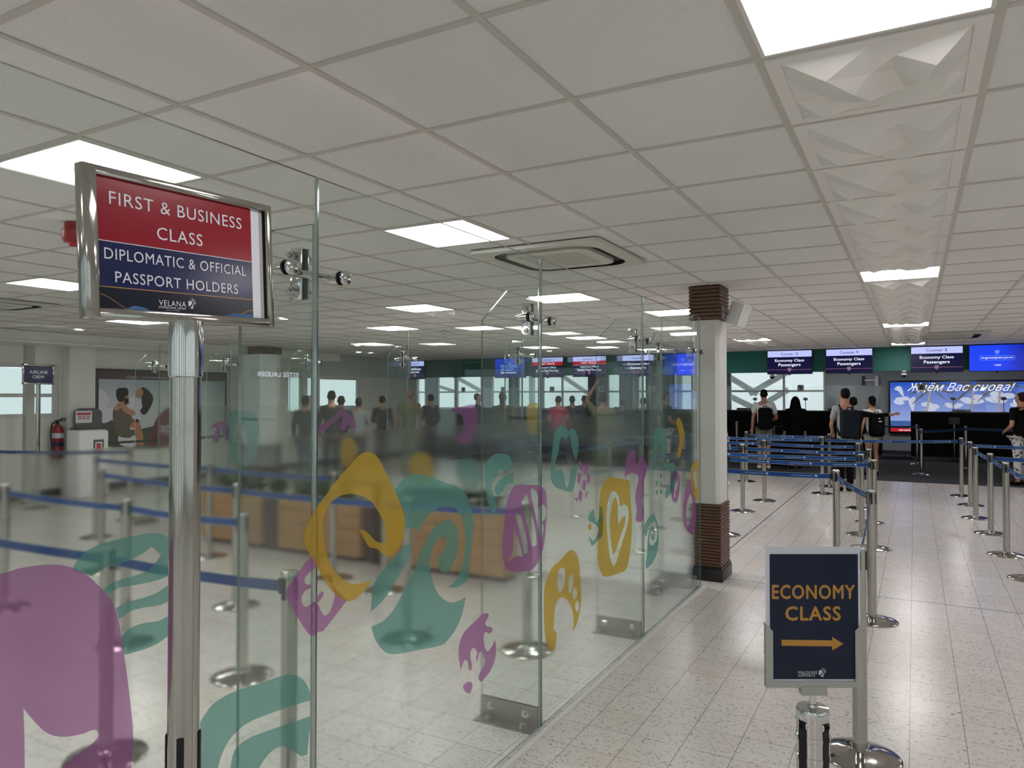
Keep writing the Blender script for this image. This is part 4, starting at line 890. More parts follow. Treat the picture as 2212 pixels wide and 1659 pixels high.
cm.build('printed_card', ['paper_white', 'eco_navy', 'eco_orange', 'white_print'], ec, (EX, EY, 0), 0, label='navy card with orange lettering and arrow')
mb = MB(); mb.prism([(u0,v0+0.004),(u1,v0+0.004),(u1,v1),(u0,v1)], 0.0026, 0.0034, FE); mb.build('cover_sheet', 'acrylic', ec, (EX, EY, 0), 0, label='clear cover sheet')
belt(P['S2'][0], (-0.285,6.00), (-0.23,3.72), sag=0.03)

# ------------------------------------------------------------------ screens over the counters
def screen(lab, x0, x1, z0, z1, kind, title='', y=YS-0.13, lines=('Economy Class', 'Passengers'), flip=False):
    xc, zc = (x0+x1)/2, (z0+z1)/2; W_, H_ = (x1-x0)/2, (z1-z0)/2
    t = thing('hanging_screen', lab, 'screen', (xc, y, zc), 0, 'counter screens'); fr = frame((0,-0.031,0), (1,0,0), (0,0,1))
    MB().box(-W_, W_, -0.03, 0.03, -H_, H_, bev=0.004).build('bezel', 'black_plastic', t)
    MB().box(-0.06, 0.06, 0.03, 0.13, -0.1, 0.1).box(-0.02, 0.02, -0.015, 0.03, -H_-0.02, -H_).build('mount', 'black_plastic', t)
    w_, h_ = W_-0.012, H_-0.012; mb = MB()
    if kind == 'eco':
        rect(mb, -w_, w_, -h_, h_, 0.0005, 0, fr); rect(mb, -w_, w_, h_*0.46, h_, 0.001, 1, fr)
        mb.text(title, (-w_*0.40, w_*0.40, h_*0.62, h_*0.84), fr, 0.0015, 3, bold=0.01, space=1.1)
        mb.text(lines[0], (-w_*0.66, w_*0.66, -h_*0.02, h_*0.27), fr, 0.0015, 2, bold=0.02)
        mb.text(lines[1], (-w_*0.50, w_*0.50, -h_*0.42, -h_*0.10), fr, 0.0015, 2, bold=0.02)
        rect(mb, -w_, w_, -h_*0.66, -h_*0.64, 0.001, 4, fr)
    elif kind == 'fast':
        rect(mb, -w_, w_, -h_, h_, 0.0005, 0, fr); rect(mb, -w_, w_, h_*0.56, h_, 0.001, 1, fr); rect(mb, -w_, w_, h_*0.18, h_*0.56, 0.001, 5, fr)
        mb.text(title, (-w_*0.40, w_*0.40, h_*0.68, h_*0.88), fr, 0.0015, 3, bold=0.01); mb.text('FAST TRACK', (-w_*0.48, w_*0.48, h_*0.27, h_*0.47), fr, 0.0015, 2, bold=0.02)
        mb.text('Diplomatic/ Official', (-w_*0.55, w_*0.55, -h_*0.16, h_*0.06), fr, 0.0015, 2, bold=0.02); mb.text('Business Class/ First Class', (-w_*0.72, w_*0.72, -h_*0.46, -h_*0.24), fr, 0.0015, 2, bold=0.02)
        rect(mb, -w_, w_, -h_*0.66, -h_*0.64, 0.001, 4, fr)
    elif kind == 'url':
        rect(mb, -w_, w_, -h_, h_, 0.0005, 6, fr)
        o_ = rrect(w_*1.26, h_*0.36, h_*0.17, 6, (0,0.0)); i_ = rrect(w_*1.23, h_*0.32, h_*0.15, 6, (0,0.0)); mb.flat([o_, i_], fr, 0.001, 7)
        mb.text('imuga.immigration.gov.mv', (-w_*0.56, w_*0.56, -h_*0.09, h_*0.09), fr, 0.0015, 2, bold=0.015); mb.text('IMUGA', (-w_*0.06, w_*0.14, -h_*0.62, -h_*0.50), fr, 0.0015, 2, bold=0.02)
        rect(mb, -w_*0.13, -w_*0.10, -h_*0.60, -h_*0.50, 0.0015, 7, fr)
    else:
        rect(mb, -w_, w_, -h_, h_, 0.0005, 6, fr)
        for i, (a, b) in enumerate(((0.30,0.66),(0.12,0.66),(-0.08,0.50),(-0.26,0.36),(-0.50,0.62))): rect(mb, -w_*0.62, w_*(b-0.2), h_*(a-0.05), h_*(a+0.05), 0.001, 7 if i < 4 else 2, fr)
    sy = -h_*0.65 if kind in ('eco', 'fast') else h_*0.45; e_ = h_*0.17
    mb.flat([[(0, sy-e_*1.15), (e_*0.75, sy-e_*0.45), (e_*0.85, sy+e_*0.8), (0, sy+e_), (-e_*0.85, sy+e_*0.8), (-e_*0.75, sy-e_*0.45)]], fr, 0.002, 4 if kind in ('eco','fast') else 7)
    mb.flat([[(0, sy-e_*0.85), (e_*0.5, sy-e_*0.3), (e_*0.6, sy+e_*0.55), (0, sy+e_*0.7), (-e_*0.6, sy+e_*0.55), (-e_*0.5, sy-e_*0.3)]], fr, 0.0024, 0 if kind in ('eco','fast') else 6)
    mb.text('IE', (-e_*0.3, e_*0.3, sy-e_*0.25, sy+e_*0.3), fr, 0.0028, 2)
    mb.build('display', ['screen_navy','screen_header','screen_white','screen_ink','screen_pink','screen_red','screen_blue' if kind == 'url' else 'screen_blue2','screen_paleblue'], t, smooth=0, label='lit display')
    return t
ZS0, ZS1 = 2.118, 2.632
screen('screen reading counter 10, leftmost of the three economy screens', -2.80, -1.885, ZS0, ZS1, 'eco', 'Counter 10')
screen('screen reading counter 9, middle of the three economy screens', -1.625, -0.735, ZS0, ZS1, 'eco', 'Counter 9')
screen('screen reading counter 8, right of the wide teal gap', -0.06, 0.84, ZS0, ZS1, 'eco', 'Counter 8')
screen('bright blue screen with a web address at the right edge', 0.925, 1.845, ZS0, ZS1, 'url')
xs = lambda p: aty(p, 790, YS-0.13).x
screen('screen with red fast track bar, seen right of the middle glass joint', xs(1238), xs(1311), 2.12, 2.63, 'fast', 'Counter 2')
screen('screen with red fast track bar, at the middle glass joint', xs(1150), xs(1218), 2.12, 2.63, 'fast', 'Counter 1')
screen('blue information screen left of the fast track screens', xs(1070), xs(1136), 2.12, 2.63, 'info')
screen('economy screen behind the third glass joint', xs(1345), xs(1415), 2.12, 2.63, 'eco', 'Counter 5')
screen('bright blue screen seen through the glass left of the pillar', xs(1462), xs(1530), 2.12, 2.63, 'url')
screen('screen at the far left of the teal band, behind the rear glass', xs(878), xs(918), 2.12, 2.63, 'eco', 'Counter 4', lines=('Maldivian', 'Passport Holders'))
# off to the right over the open hall, mirrored in the glass
screen('screen right of the web address screen, outside the picture', 2.1, 3.0, ZS0, ZS1, 'eco', 'Counter 7')
screen('screen far right of the web address screen, outside the picture', 3.4, 4.3, ZS0, ZS1, 'eco', 'Counter 6')
t = thing('shop_sign', 'white lit shop lettering on the right hand wall, mirrored in the glass', 'sign', (XR-0.02, 10.15, 2.075))
mb = MB(); mb.text('ESTÉE LAUDER', (-0.52, 0.52, -0.055, 0.055), frame((0,0,0), (0,-1,0), (0,0,1)), 0.006, bold=0.01, space=1.05); mb.build('lettering', 'sign_lit', t, smooth=0)
MB().box(-0.004, 0.018, -0.65, 0.65, -0.12, 0.12).build('back_board', 'ink_print', t)

# ------------------------------------------------------------------ counters
YC = 21.5
def counter(lab, x0, x1, num, glass=True):
    xc = (x0+x1)/2; W_ = (x1-x0)/2; t = thing('counter_desk', lab, 'counter', (xc, YC, 0.004), 0, 'immigration counters')
    MB().box(-W_, W_, 0, 0.06, 0.10, 1.20).box(-W_, -W_+0.04, 0.06, 0.8, 0.10, 1.20).box(W_-0.04, W_, 0.06, 0.8, 0.10, 1.20).build('body', 'counter_black', t)
    MB().box(-W_+0.03, W_-0.03, 0.04, 0.78, 0, 0.10).build('kick_board', 'wall_dark', t)
    MB().box(-W_, W_, -0.03, 0.42, 1.20, 1.245, bev=0.004).box(-W_+0.04, W_-0.04, 0.42, 0.8, 0.74, 0.77).build('worktop', 'counter_top', t)
    pm_ = MB(); pm_.box(-W_+0.02, W_-0.02, 0.10, 0.108, 1.245, 1.93); go = pm_.build('glass_screen', 'window_glass', t)
    mb = MB(); fr = frame((-W_+0.25, 0.094, 1.87), (1,0,0), (0,0,1)); o_ = rrect(0.17, 0.17, 0.03)
    mb.prism(o_, 0, 0.005, fr, 0); mb.text(num, (-0.03 if len(num) < 2 else -0.055, 0.03 if len(num) < 2 else 0.055, -0.05, 0.05), fr, 0.006, 1, bold=0.03)
    mb.build('number_plate', ['foam_white', 'number_dark'], t, smooth=0, label='white plate with number %s' % num)
    mb = MB(); mb.box(-0.12, 0.12, 0.2, 0.24, 1.26, 1.30); mb.box(-0.2, 0.2, 0.3, 0.32, 1.24, 1.30); mb.build('monitor', 'black_plastic', t)
    return t
cx_ = lambda p: aty(p, 880, YC).x
counter('black counter desk with number plate ten, behind the man in the white shirt', cx_(1505), cx_(1705), '10')
counter('black counter desk with number plate nine, behind the veiled woman and the tall man', cx_(1708)+0.0, cx_(1904), '9')
counter('black counter desk in front of the lit beach poster', cx_(1967), cx_(2196), '8')
counter('black counter desk at the right edge beside the person in the patterned trousers', cx_(2200), cx_(2200)+2.4, '7')
for (a, b, n_, lab) in ((1390,1500,'5','dark counter desk seen through the glass left of the pillar'), (1280,1385,'4','dark counter desk seen through the glass below the fast track screens'), (1175,1275,'3','dark counter desk below the row of dark heads'), (1070,1170,'2','dark counter desk by the long haired head'), (985,1065,'1','dark counter desk at the far left of the counters')):
    counter(lab, cx_(a), cx_(b), n_)
def camstand(px_, py_, lab, y=YC+0.25):
    q = aty(px_, py_, y); t = thing('desk_camera', lab, 'camera', (q.x, y, 1.249), 0, 'desk cameras on stalks'); h = q.z-1.249
    MB().lathe([(0.0001,0.012),(0.05,0.012),(0.055,0.0),(0.0001,0.0)], 18).build('foot', 'black_plastic', t); MB().tube([(0,0,0.01),(0,0,h-0.03)], 0.008, 8).build('stalk', 'black_plastic', t)
    MB().ball((0,0,h), (0.065,0.04,0.045), 12, 8).build('head', 'black_plastic', t)
for a, b, lab in ((1631,862,'small desk camera on a stalk left of the man in white'), (1740,862,'small desk camera on a stalk right of the veiled woman'), (2059,861,'small desk camera before the beach poster, left one'), (2168,861,'small desk camera before the beach poster, right one')): camstand(a, b, lab)
# slim reader on a star foot before counter eight
q = atz(2062, 998, 0.004); t = thing('card_reader_stand', 'slim dark stand with small panel and star foot before the counter eight desk', 'stand', (q.x, q.y, 0.004))
MB().tube([(0,0,0.03),(0,0,0.98)], 0.016, 12).build('pole', 'steel', t)
for k in range(5):
    a = k*2*PI/5; MB().tube([(0,0,0.05),(0.16*math.cos(a),0.16*math.sin(a),0.03),(0.24*math.cos(a),0.24*math.sin(a),0.012)], [0.018,0.014,0.012], 8).build('foot', 'steel', t)
MB().box(-0.12, 0.12, -0.03, 0.02, 0.94, 1.10, bev=0.008).build('panel', 'dark_grey_plastic', t)
# lightbox poster
YP = YF-0.08
qa, qb = aty(1923, 826, YP), aty(1923, 932, YP); px1 = aty(2212, 826, YP).x+1.2
t = thing('lightbox_poster', 'large lit beach poster with white script lettering on the back wall', 'poster', (qa.x, YP, qb.z)); W_ = px1-qa.x; H_ = qa.z-qb.z
MB().box(-0.05, W_+0.05, 0, 0.07, -0.05, H_+0.05, bev=0.006).build('frame', 'black_plastic', t)
fr = frame((0,-0.001,0), (1,0,0), (0,0,1)); mb = MB(); rect(mb, 0, W_, 0.10*H_, H_, 0.0005, 0, fr); rect(mb, 0, W_, 0, 0.115*H_, 0.001, 1, fr); rect(mb, 0, W_, 0.115*H_, 0.22*H_, 0.001, 5, fr)
rr = random.Random(3)
for cx2, cz2, s in ((0.35,0.62,0.20),(0.9,0.50,0.22),(1.55,0.55,0.16),(2.0,0.66,0.22),(2.6,0.70,0.26),(3.1,0.55,0.20)):
    for k in range(5): a = rr.random()*6.28; c = (cx2+math.cos(a)*s*0.8, cz2*H_+math.sin(a)*s*0.35); mb.flat([[(c[0]+s*0.6*math.cos(b*0.524), c[1]+s*0.3*math.sin(b*0.524)) for b in range(12)]], fr, 0.0012+0.0002*k, 2)
for (tx, tz, hx) in ((1.0,0.88,0.86),(2.02,0.92,1.92),(2.62,0.98,2.55)):
    mb.flat([[(hx-0.03, 0.22*H_), (hx+0.03, 0.22*H_), (tx+0.02, tz*H_), (tx-0.02, tz*H_)]], fr, 0.003, 4)
    for k in range(9):
        a = -0.5+k*0.52; L_ = 0.52+0.1*rr.random(); pts_ = [(tx+L_*u*math.cos(a), tz*H_+L_*u*math.sin(a)-0.35*u*u*L_) for u in (0,.25,.5,.75,1)]
        pts_ = [(min(max(p[0],0.01),W_), min(p[1], H_-0.01)) for p in pts_]; wd = 0.07
        mb.flat([pts_+[(p[0]+0.02, max(p[1]-wd*math.sin(PI*min(1,u+0.1)), 0.2)) for p, u in list(zip(pts_, (0,.25,.5,.75,1)))[::-1]]], fr, 0.004+0.0002*k, 3)
for l in ([(0.10,0.86),(0.18,0.92),(0.28,0.90),(0.34,0.72),(0.27,0.75),(0.20,0.82)], [(0.45,0.62),(0.52,0.68),(0.62,0.70),(0.60,0.50),(0.56,0.40)]): mb.flat([crom([(a, b*H_) for a, b in l], 4)], fr, 0.005, 2)  # two pale shapes: glass reflections painted into the picture, in the cloud colour
mb.text('Ждём Вас снова!', (0.42, 2.95, 0.79*H_, 0.985*H_), fr, 0.007, 6, shear=0.5)
mb.text('General', (2.90, 3.58, 0.59*H_, 0.66*H_), fr, 0.007, 6, bold=0.02); mb.text('of', (3.05, 3.22, 0.46*H_, 0.52*H_), fr, 0.007, 6); mb.text('GROUP', (3.12, 3.55, 0.75*H_, 0.79*H_), fr, 0.007, 6); mb.text('AE', (3.38, 3.6, 0.50*H_, 0.55*H_), fr, 0.007, 6)
mb.text('www.moldivian', (0.06, 1.15, 0.075*H_, 0.11*H_), fr, 0.0015, 6, bold=0.02); mb.text('www.maldives', (0.20, 1.2, 0.02*H_, 0.055*H_), fr, 0.0015, 6, bold=0.02)
mb.build('lit_sheet', ['poster_sky','poster_red','poster_cloud_glare','poster_palm','poster_trunk','poster_sea','poster_white'], t, smooth=0, label='lit beach picture with script lettering')
# bracket lamp and small lights on the back wall
q = aty(1891, 822, YF); t = thing('wall_camera', 'white bracket camera on the grey back wall above the woman with the backpack', 'camera', (q.x, YF, q.z))
MB().box(-0.35, -0.28, -0.06, 0, -0.13, 0.13).build('wall_plate', 'black_plastic', t); MB().box(-0.28, 0.0, -0.06, -0.03, -0.02, 0.03).box(0, 0.08, -0.12, 0.02, -0.16, 0.13, bev=0.01).build('housing', 'foam_white', t)
q = aty(2065, 812, 19.5); t = thing('downlight', 'small square light under the counter eight screen', 'downlight', (q.x, 19.5, CH-0.001)); MB().box(-0.1, 0.1, -0.1, 0.1, -0.02, 0.0).build('ring', 'lamp_frame', t); MB().box(-0.08, 0.08, -0.08, 0.08, -0.024, -0.02).build('lens', 'downlight', t)
q = aty(1822, 812, 22.4); t = thing('downlight', 'round downlight washing the grey wall behind the tall man', 'downlight', (q.x, 22.9, CH-0.001)); MB().lathe([(0.1,0),(0.1,-0.01),(0.07,-0.012),(0.07,0)], 20).build('ring', 'lamp_frame', t); MB().lathe([(0.07,-0.004),(0.0001,-0.004)], 20).build('lens', 'downlight', t)

# ------------------------------------------------------------------ planters behind the rear glass
def planter(lab, x0, x1, y0, seed, h=0.62):
    r = random.Random(seed); xc, yc = (x0+x1)/2, y0+0.13; t = thing('planter_box', lab, 'planter', (xc, yc, 0), 0, 'wooden planter boxes'); W_ = (x1-x0)/2
    mb = MB()
    for i in range(4): z = 0.05+i*(h-0.05)/4; mb.box(-W_, W_, -0.13, -0.11, z+0.004, z+(h-0.05)/4-0.004); mb.box(-W_, W_, 0.11, 0.13, z+0.004, z+(h-0.05)/4-0.004)
    for e in (-1, 1): a_, b_ = sorted((e*W_, e*(W_-0.02))); mb.box(a_, b_, -0.11, 0.11, 0.05, h)
    mb.build('box', 'planter_wood', t, smooth=0); MB().box(-W_+0.03, W_-0.03, -0.10, 0.10, 0, 0.06).build('foot', 'planter_dark', t); MB().box(-W_+0.02, W_-0.02, -0.11, 0.11, 0.08, h-0.04).build('soil', 'soil', t)
    fo = MB()
    for i in range(int(150*W_*2)):
        bx_, by_ = r.uniform(-W_+0.16, W_-0.16), r.uniform(-0.08, 0.08); a = r.uniform(0, 6.28); L_ = r.uniform(0.12, 0.24); zz = h-0.06+r.uniform(0, 0.16); e = r.uniform(0.2, 1.2)
        d = Vector((math.cos(a)*math.cos(e), math.sin(a)*math.cos(e), math.sin(e))); s_ = Vector((-math.sin(a), math.cos(a), 0))*L_*0.22; p0 = Vector((bx_, by_, zz)); dr = Vector((0,0,-0.25*L_))
        fo.add([p0, p0+d*L_*0.45+s_, p0+d*L_+dr, p0+d*L_*0.45-s_, p0+d*L_*0.5+Vector((0,0,0.01))], [(0,1,4),(1,2,4),(2,3,4),(3,0,4)])
    f = fo.build('foliage', 'foliage', t); f['kind'] = 'stuff'
planter('brown wooden planter box at the right end, below the teal wave decal', -4.53, -3.16, 5.60, 1, 0.60)
planter('brown wooden planter box in the middle, behind the nearest glass joint', -5.92, -4.80, 5.60, 2, 0.60)
planter('brown wooden planter box just right of the sign post', -7.15, -6.18, 5.60, 3, 0.60)
for x0, x1, lab in ((-4.78,-4.55,'dark brown corner pot between the middle and right planters'), (-6.16,-5.94,'dark brown corner pot between the left and middle planters')):
    t = thing('plant_pot', lab, 'planter', ((x0+x1)/2, 5.74, 0), 0, 'dark pots between planters'); W_ = (x1-x0)/2
    MB().box(-W_, W_, -0.1, 0.11, 0, 0.58, bev=0.01).build('pot', 'planter_dark', t)
    fo = MB(); r = random.Random(int(x0*100)); 
    for i in range(50):
        a = r.uniform(0, 6.28); L_ = r.uniform(0.12, 0.24); e = r.uniform(1.0, 1.5); d = Vector((math.cos(a)*math.cos(e), math.sin(a)*math.cos(e), math.sin(e))); s_ = Vector((-math.sin(a), math.cos(a), 0))*0.03; p0 = Vector((r.uniform(-.04,.04), r.uniform(-.05,.05), 0.57))
        fo.add([p0, p0+d*L_*0.5+s_, p0+d*L_, p0+d*L_*0.5-s_], [(0,1,2),(0,2,3)])
    f = fo.build('foliage', 'foliage', t); f['kind'] = 'stuff'

# ------------------------------------------------------------------ things along the left wall
FL = frame((XL+0.03, 0, 0), (0,1,0), (0,0,1))
def wl(p): q = atx(0+p[0]*.217, 640+p[1]*.217, XL+0.03); return (q.y, q.z)
a0_, a1_ = wl((957,720)), wl((957,1500)); y0p, y1p = a0_[0], a0_[0]+2.75; z0p, z1p = 0.80, 2.13
t = thing('wall_poster', 'framed travel poster of a laughing couple on the left wall', 'poster', (XL, (y0p+y1p)/2, z0p)); O_ = t.location
mb = MB(); mb.box(XL+0.002, XL+0.026, y0p, y1p, z0p, z1p); mb.box(XL+0.026, XL+0.045, y0p, y0p+0.04, z0p, z1p).box(XL+0.026, XL+0.045, y1p-0.04, y1p, z0p, z1p).box(XL+0.026, XL+0.045, y0p, y1p, z0p, z0p+0.04).box(XL+0.026, XL+0.045, y0p, y1p, z1p-0.04, z1p)
mb.build('frame', 'plinth_black', t, O_, 0)
mb = MB(); i0, i1 = y0p+0.04, y1p-0.04; zt_ = wl((1100,825))[1]; zg = wl((1000,1300))[1]
rect(mb, i0, i1, z0p+0.04, zt_, 0.0, 0, FL); rect(mb, i0, i1, zt_, z1p-0.04, 0.0005, 1, FL)
def pf(l, mi, h=0.001, n=4): mb.flat([crom([wl(p) for p in l], n)], FL, h, mi)
pf([(985,1480),(985,1300),(1040,1240),(1110,1230),(1180,1290),(1300,1330),(1500,1300),(1690,1250),(1690,1500)], 2)
pf([(990,930),(1060,980),(1085,1040),(1050,1090),(1120,1140),(1110,1230),(1000,1240)], 8, 0.0012)
pf([(1490,1480),(1505,1360),(1560,1210),(1640,1130),(1720,1100),(1830,1200),(1860,1480)], 6, 0.0025)
pf([(1400,920),(1440,910),(1490,950),(1525,1010),(1500,1100),(1440,1180),(1395,1140),(1410,1040)], 7, 0.002)
pf([(1290,1020),(1350,1000),(1400,1050),(1415,1100),(1380,1160),(1400,1230),(1330,1250),(1280,1130)], 8, 0.003)
pf([(1350,950),(1380,920),(1415,930),(1425,960),(1400,1010),(1365,1015),(1345,990)], 4, 0.0035)
pf([(1285,1260),(1340,1225),(1385,1240),(1425,1400),(1430,1480),(1370,1480),(1340,1320),(1300,1310)], 5, 0.003)
pf([(1180,1390),(1260,1400),(1345,1390),(1350,1490),(1200,1480)], 8, 0.0032)
pf([(1125,1140),(1180,1070),(1250,1090),(1310,1190),(1325,1250),(1290,1300),(1310,1400),(1200,1400),(1150,1340),(1125,1240)], 3, 0.004)
pf([(1180,1050),(1255,1010),(1290,1060),(1250,1100),(1320,1130),(1350,1160),(1330,1190),(1250,1160),(1200,1110)], 4, 0.0045)
pf([(1155,990),(1160,930),(1200,912),(1260,915),(1278,950),(1270,985),(1240,1000),(1220,1050),(1175,1040)], 7, 0.005)
pf([(1240,990),(1272,975),(1280,1020),(1262,1075),(1235,1060)], 4, 0.0045)
pf([(1138,1100),(1180,1085),(1200,1110),(1165,1135),(1140,1130)], 4, 0.0055)
a = wl((1253,790)); b = wl((1880,815)); mb.text('СОДИС — ИСТОРИЯ ВАШИХ ПУТЕШЕСТВИЙ', (a[0], b[0], wl((1253,817))[1], a[1]), FL, 0.002, 8)
a = wl((1595,1290)); mb.text('SODIS', (a[0], wl((1850,1290))[0], wl((1595,1352))[1], a[1]), FL, 0.006, 8, bold=0.01); a = wl((1610,1364)); mb.text('TRAVEL', (a[0], wl((1790,1364))[0], wl((1610,1378))[1], a[1]), FL, 0.006, 8)
mb.build('picture', ['ad_sky','ad_brown','ad_green','ad_olive','ad_skin','ad_orange','ad_maroon','hair_black','paper_white'], t, O_, 0, 'printed picture of a couple')
# disposal bin with back board
q = atx(196, 975, XL+0.75); t = thing('disposal_bin', 'white disposal bin with dark back board and red notices, left of the travel poster', 'bin', (XL+0.55, q.y, 0))
def bq(px_, py_, x): v = atx(px_, py_, x); return v.y-q.y, v.z
a = bq(156, 882, XL+0.3); b = bq(207, 882, XL+0.3)
poly = [(a[0],0),(b[0]+0.03,0),(b[0]+0.03,a[1]-0.06),(b[0]-0.06,a[1]),(a[0]+0.08,a[1]),(a[0],a[1]-0.05)]
MB().prism(poly, -0.22, -0.12, (Vector((0,0,0)),Vector((0,1,0)),Vector((0,0,1)),Vector((1,0,0)))).build('back_board', 'dark_grey_plastic', t, smooth=0)
a = bq(165, 888, XL+0.45); b = bq(200, 913, XL+0.45); mb = MB(); fr = frame((-0.118,0,0),(0,1,0),(0,0,1)); rect(mb, a[0], b[0], b[1], a[1], 0, 0, fr); w_ = b[0]-a[0]; h_ = a[1]-b[1]
rect(mb, a[0]+w_*.06, b[0]-w_*.06, b[1]+h_*.66, b[1]+h_*.86, 0.001, 1, fr)
for k in range(3): rect(mb, a[0]+w_*(.14+.26*k), a[0]+w_*(.32+.26*k), b[1]+h_*.30, b[1]+h_*.60, 0.001, 1, fr); rect(mb, a[0]+w_*(.19+.26*k), a[0]+w_*(.27+.26*k), b[1]+h_*.37, b[1]+h_*.53, 0.0016, 0, fr)
mb.build('notice', ['paper_white','signal_red'], t, smooth=0, label='white notice with red symbols')
a = bq(170, 930, XL+0.8); b = bq(236, 930, XL+0.8); w_ = (b[0]-a[0])/2; c_ = (a[0]+b[0])/2
mb = MB(); mb.box(-0.12, 0.26, c_-w_, c_+w_, 0, a[1], bev=0.05); mb.build('body', 'foam_white', t); MB().box(-0.11, 0.10, c_-w_+0.05, c_+w_-0.05, a[1]-0.005, a[1]+0.03, bev=0.015).build('lid', 'plinth_black', t)
fr = frame((0.262,0,0),(0,1,0),(0,0,1)); mb = MB(); rect(mb, c_-0.02, c_+w_*0.62, a[1]-0.42, a[1]-0.16, 0, 1, fr); rect(mb, c_+0.01, c_+w_*0.62-0.03, a[1]-0.39, a[1]-0.20, 0.002, 0, fr); rect(mb, c_+0.03, c_+w_*0.62-0.05, a[1]-0.38, a[1]-0.22, 0.003, 2, fr)
mb.build('label_plate', ['paper_white','dark_grey_plastic','signal_red'], t, smooth=0, label='red notice in a dark holder')
# fire extinguisher on its wall hook
q = atx(124, 985, XL+0.14); t = thing('fire_extinguisher', 'red fire extinguisher hanging by the left wall pier', 'fire extinguisher', (XL+0.14, q.y, 0.62))
MB().lathe([(0.0001,0),(0.08,0.002),(0.09,0.02),(0.09,0.46),(0.075,0.52),(0.035,0.55),(0.03,0.57),(0.0001,0.57)], 24).build('cylinder', 'red_plastic', t)
mb = MB(); mb.lathe([(0.091,0.20),(0.091,0.27)], 24); mb.build('label_band', 'navy_print', t, label='blue label band')
mb = MB(); mb.lathe([(0.0905,0.34),(0.0905,0.42)], 24); mb.build('instruction_label', 'paper_white', t)
MB().tube([(0,0,0.57),(0,0,0.61)], 0.022, 12).box(-0.015, 0.015, -0.05, 0.12, 0.62, 0.635).tube([(0,-0.02,0.61),(0,0.08,0.66),(0,0.13,0.65)], 0.010, 8).build('valve', 'rubber_black', t)
MB().tube([(0.0,-0.03,0.60),(0.02,-0.10,0.58),(0.04,-0.13,0.45),(0.05,-0.12,0.2),(0.05,-0.11,0.02)], 0.012, 10).build('hose', 'rubber_black', t)
MB().box(-0.14, -0.085, -0.02, 0.02, 0.40, 0.50).build('wall_hook', 'brushed_steel', t)
# crew lane sign
q = aty(83, 800, 6.2); x_ = -11.35; q = atx(83, 800, x_); t = thing('sign_stand', 'distant steel stand with small blue crew sign before the left windows', 'sign', (x_, q.y, 0))
MB().lathe([(0.0001,0.045),(0.036,0.045),(0.165,0.012),(0.175,0.0),(0.0001,0)], 28).build('base', 'steel', t); MB().lathe([(0.0318,0.04),(0.0318,1.82)], 20).build('pole', 'steel', t)
zc = 1.97; mb = MB(); fr = frame((0,0,zc),(0,1,0),(0,0,1))
for u in ((-0.225,0.225,-0.15,-0.125),(-0.225,0.225,0.125,0.15),(-0.225,-0.20,-0.15,0.15),(0.20,0.225,-0.15,0.15)): mb.box(-0.013, 0.013, u[0], u[1], zc+u[2], zc+u[3], bev=0.004)
mb.build('frame', 'steel', t); mb = MB(); mb.box(-0.006, 0.004, -0.2, 0.2, zc-0.125, zc+0.125); mb.text('AIRLINE', (-0.13,0.13,0.01,0.055), frame((0.005,0,zc),(0,1,0),(0,0,1)), 0.001, 1, bold=0.01); mb.text('CREW', (-0.085,0.085,-0.06,-0.015), frame((0.005,0,zc),(0,1,0),(0,0,1)), 0.001, 1, bold=0.01)
mb.build('printed_card', ['navy_print','paper_white'], t, smooth=0, label='blue card with white lettering')
q = atx(62, 850, XL+0.5); t = thing('tall_post', 'slim grey square post before the left windows', 'post', (XL+0.5, q.y, 0)); MB().box(-0.05, 0.05, -0.06, 0.06, 0, 2.44).build('post_shaft', 'grey_plastic', t, smooth=0); MB().box(-0.08, 0.08, -0.09, 0.09, 0, 0.02).build('foot_plate', 'brushed_steel', t)

# ------------------------------------------------------------------ people
def skin_obj(name, chains, m, parent, sub=2, root=0):
    """one continuous skinned surface grown along chains of (x,y,z,rx[,ry]); equal points are shared"""
    vs = []; rad = []; idx = {}; ed = []
    for ch in chains:
        prev = None
        for p in ch:
            key = (round(p[0],4), round(p[1],4), round(p[2],4))
            if key not in idx: idx[key] = len(vs); vs.append(p[:3]); rad.append((p[3], p[4] if len(p) > 4 else p[3]))
            i = idx[key]
            if prev is not None and prev != i: ed.append((prev, i))
            prev = i
    me = bpy.data.meshes.new(name); me.from_pydata(vs, ed, []); o = bpy.data.objects.new(name, me); C.objects.link(o); o.parent = parent
    md = o.modifiers.new('skin', 'SKIN'); md.use_smooth_shade = True
    for i, r in enumerate(rad): me.skin_vertices[0].data[i].radius = r
    me.skin_vertices[0].data[root].use_root = True
    s = o.modifiers.new('smooth', 'SUBSURF'); s.levels = sub; s.render_levels = sub
    me.materials.append(MATS[m]); return o
def lerp(a, b, t): return tuple(a[i]+(b[i]-a[i])*t for i in range(3))
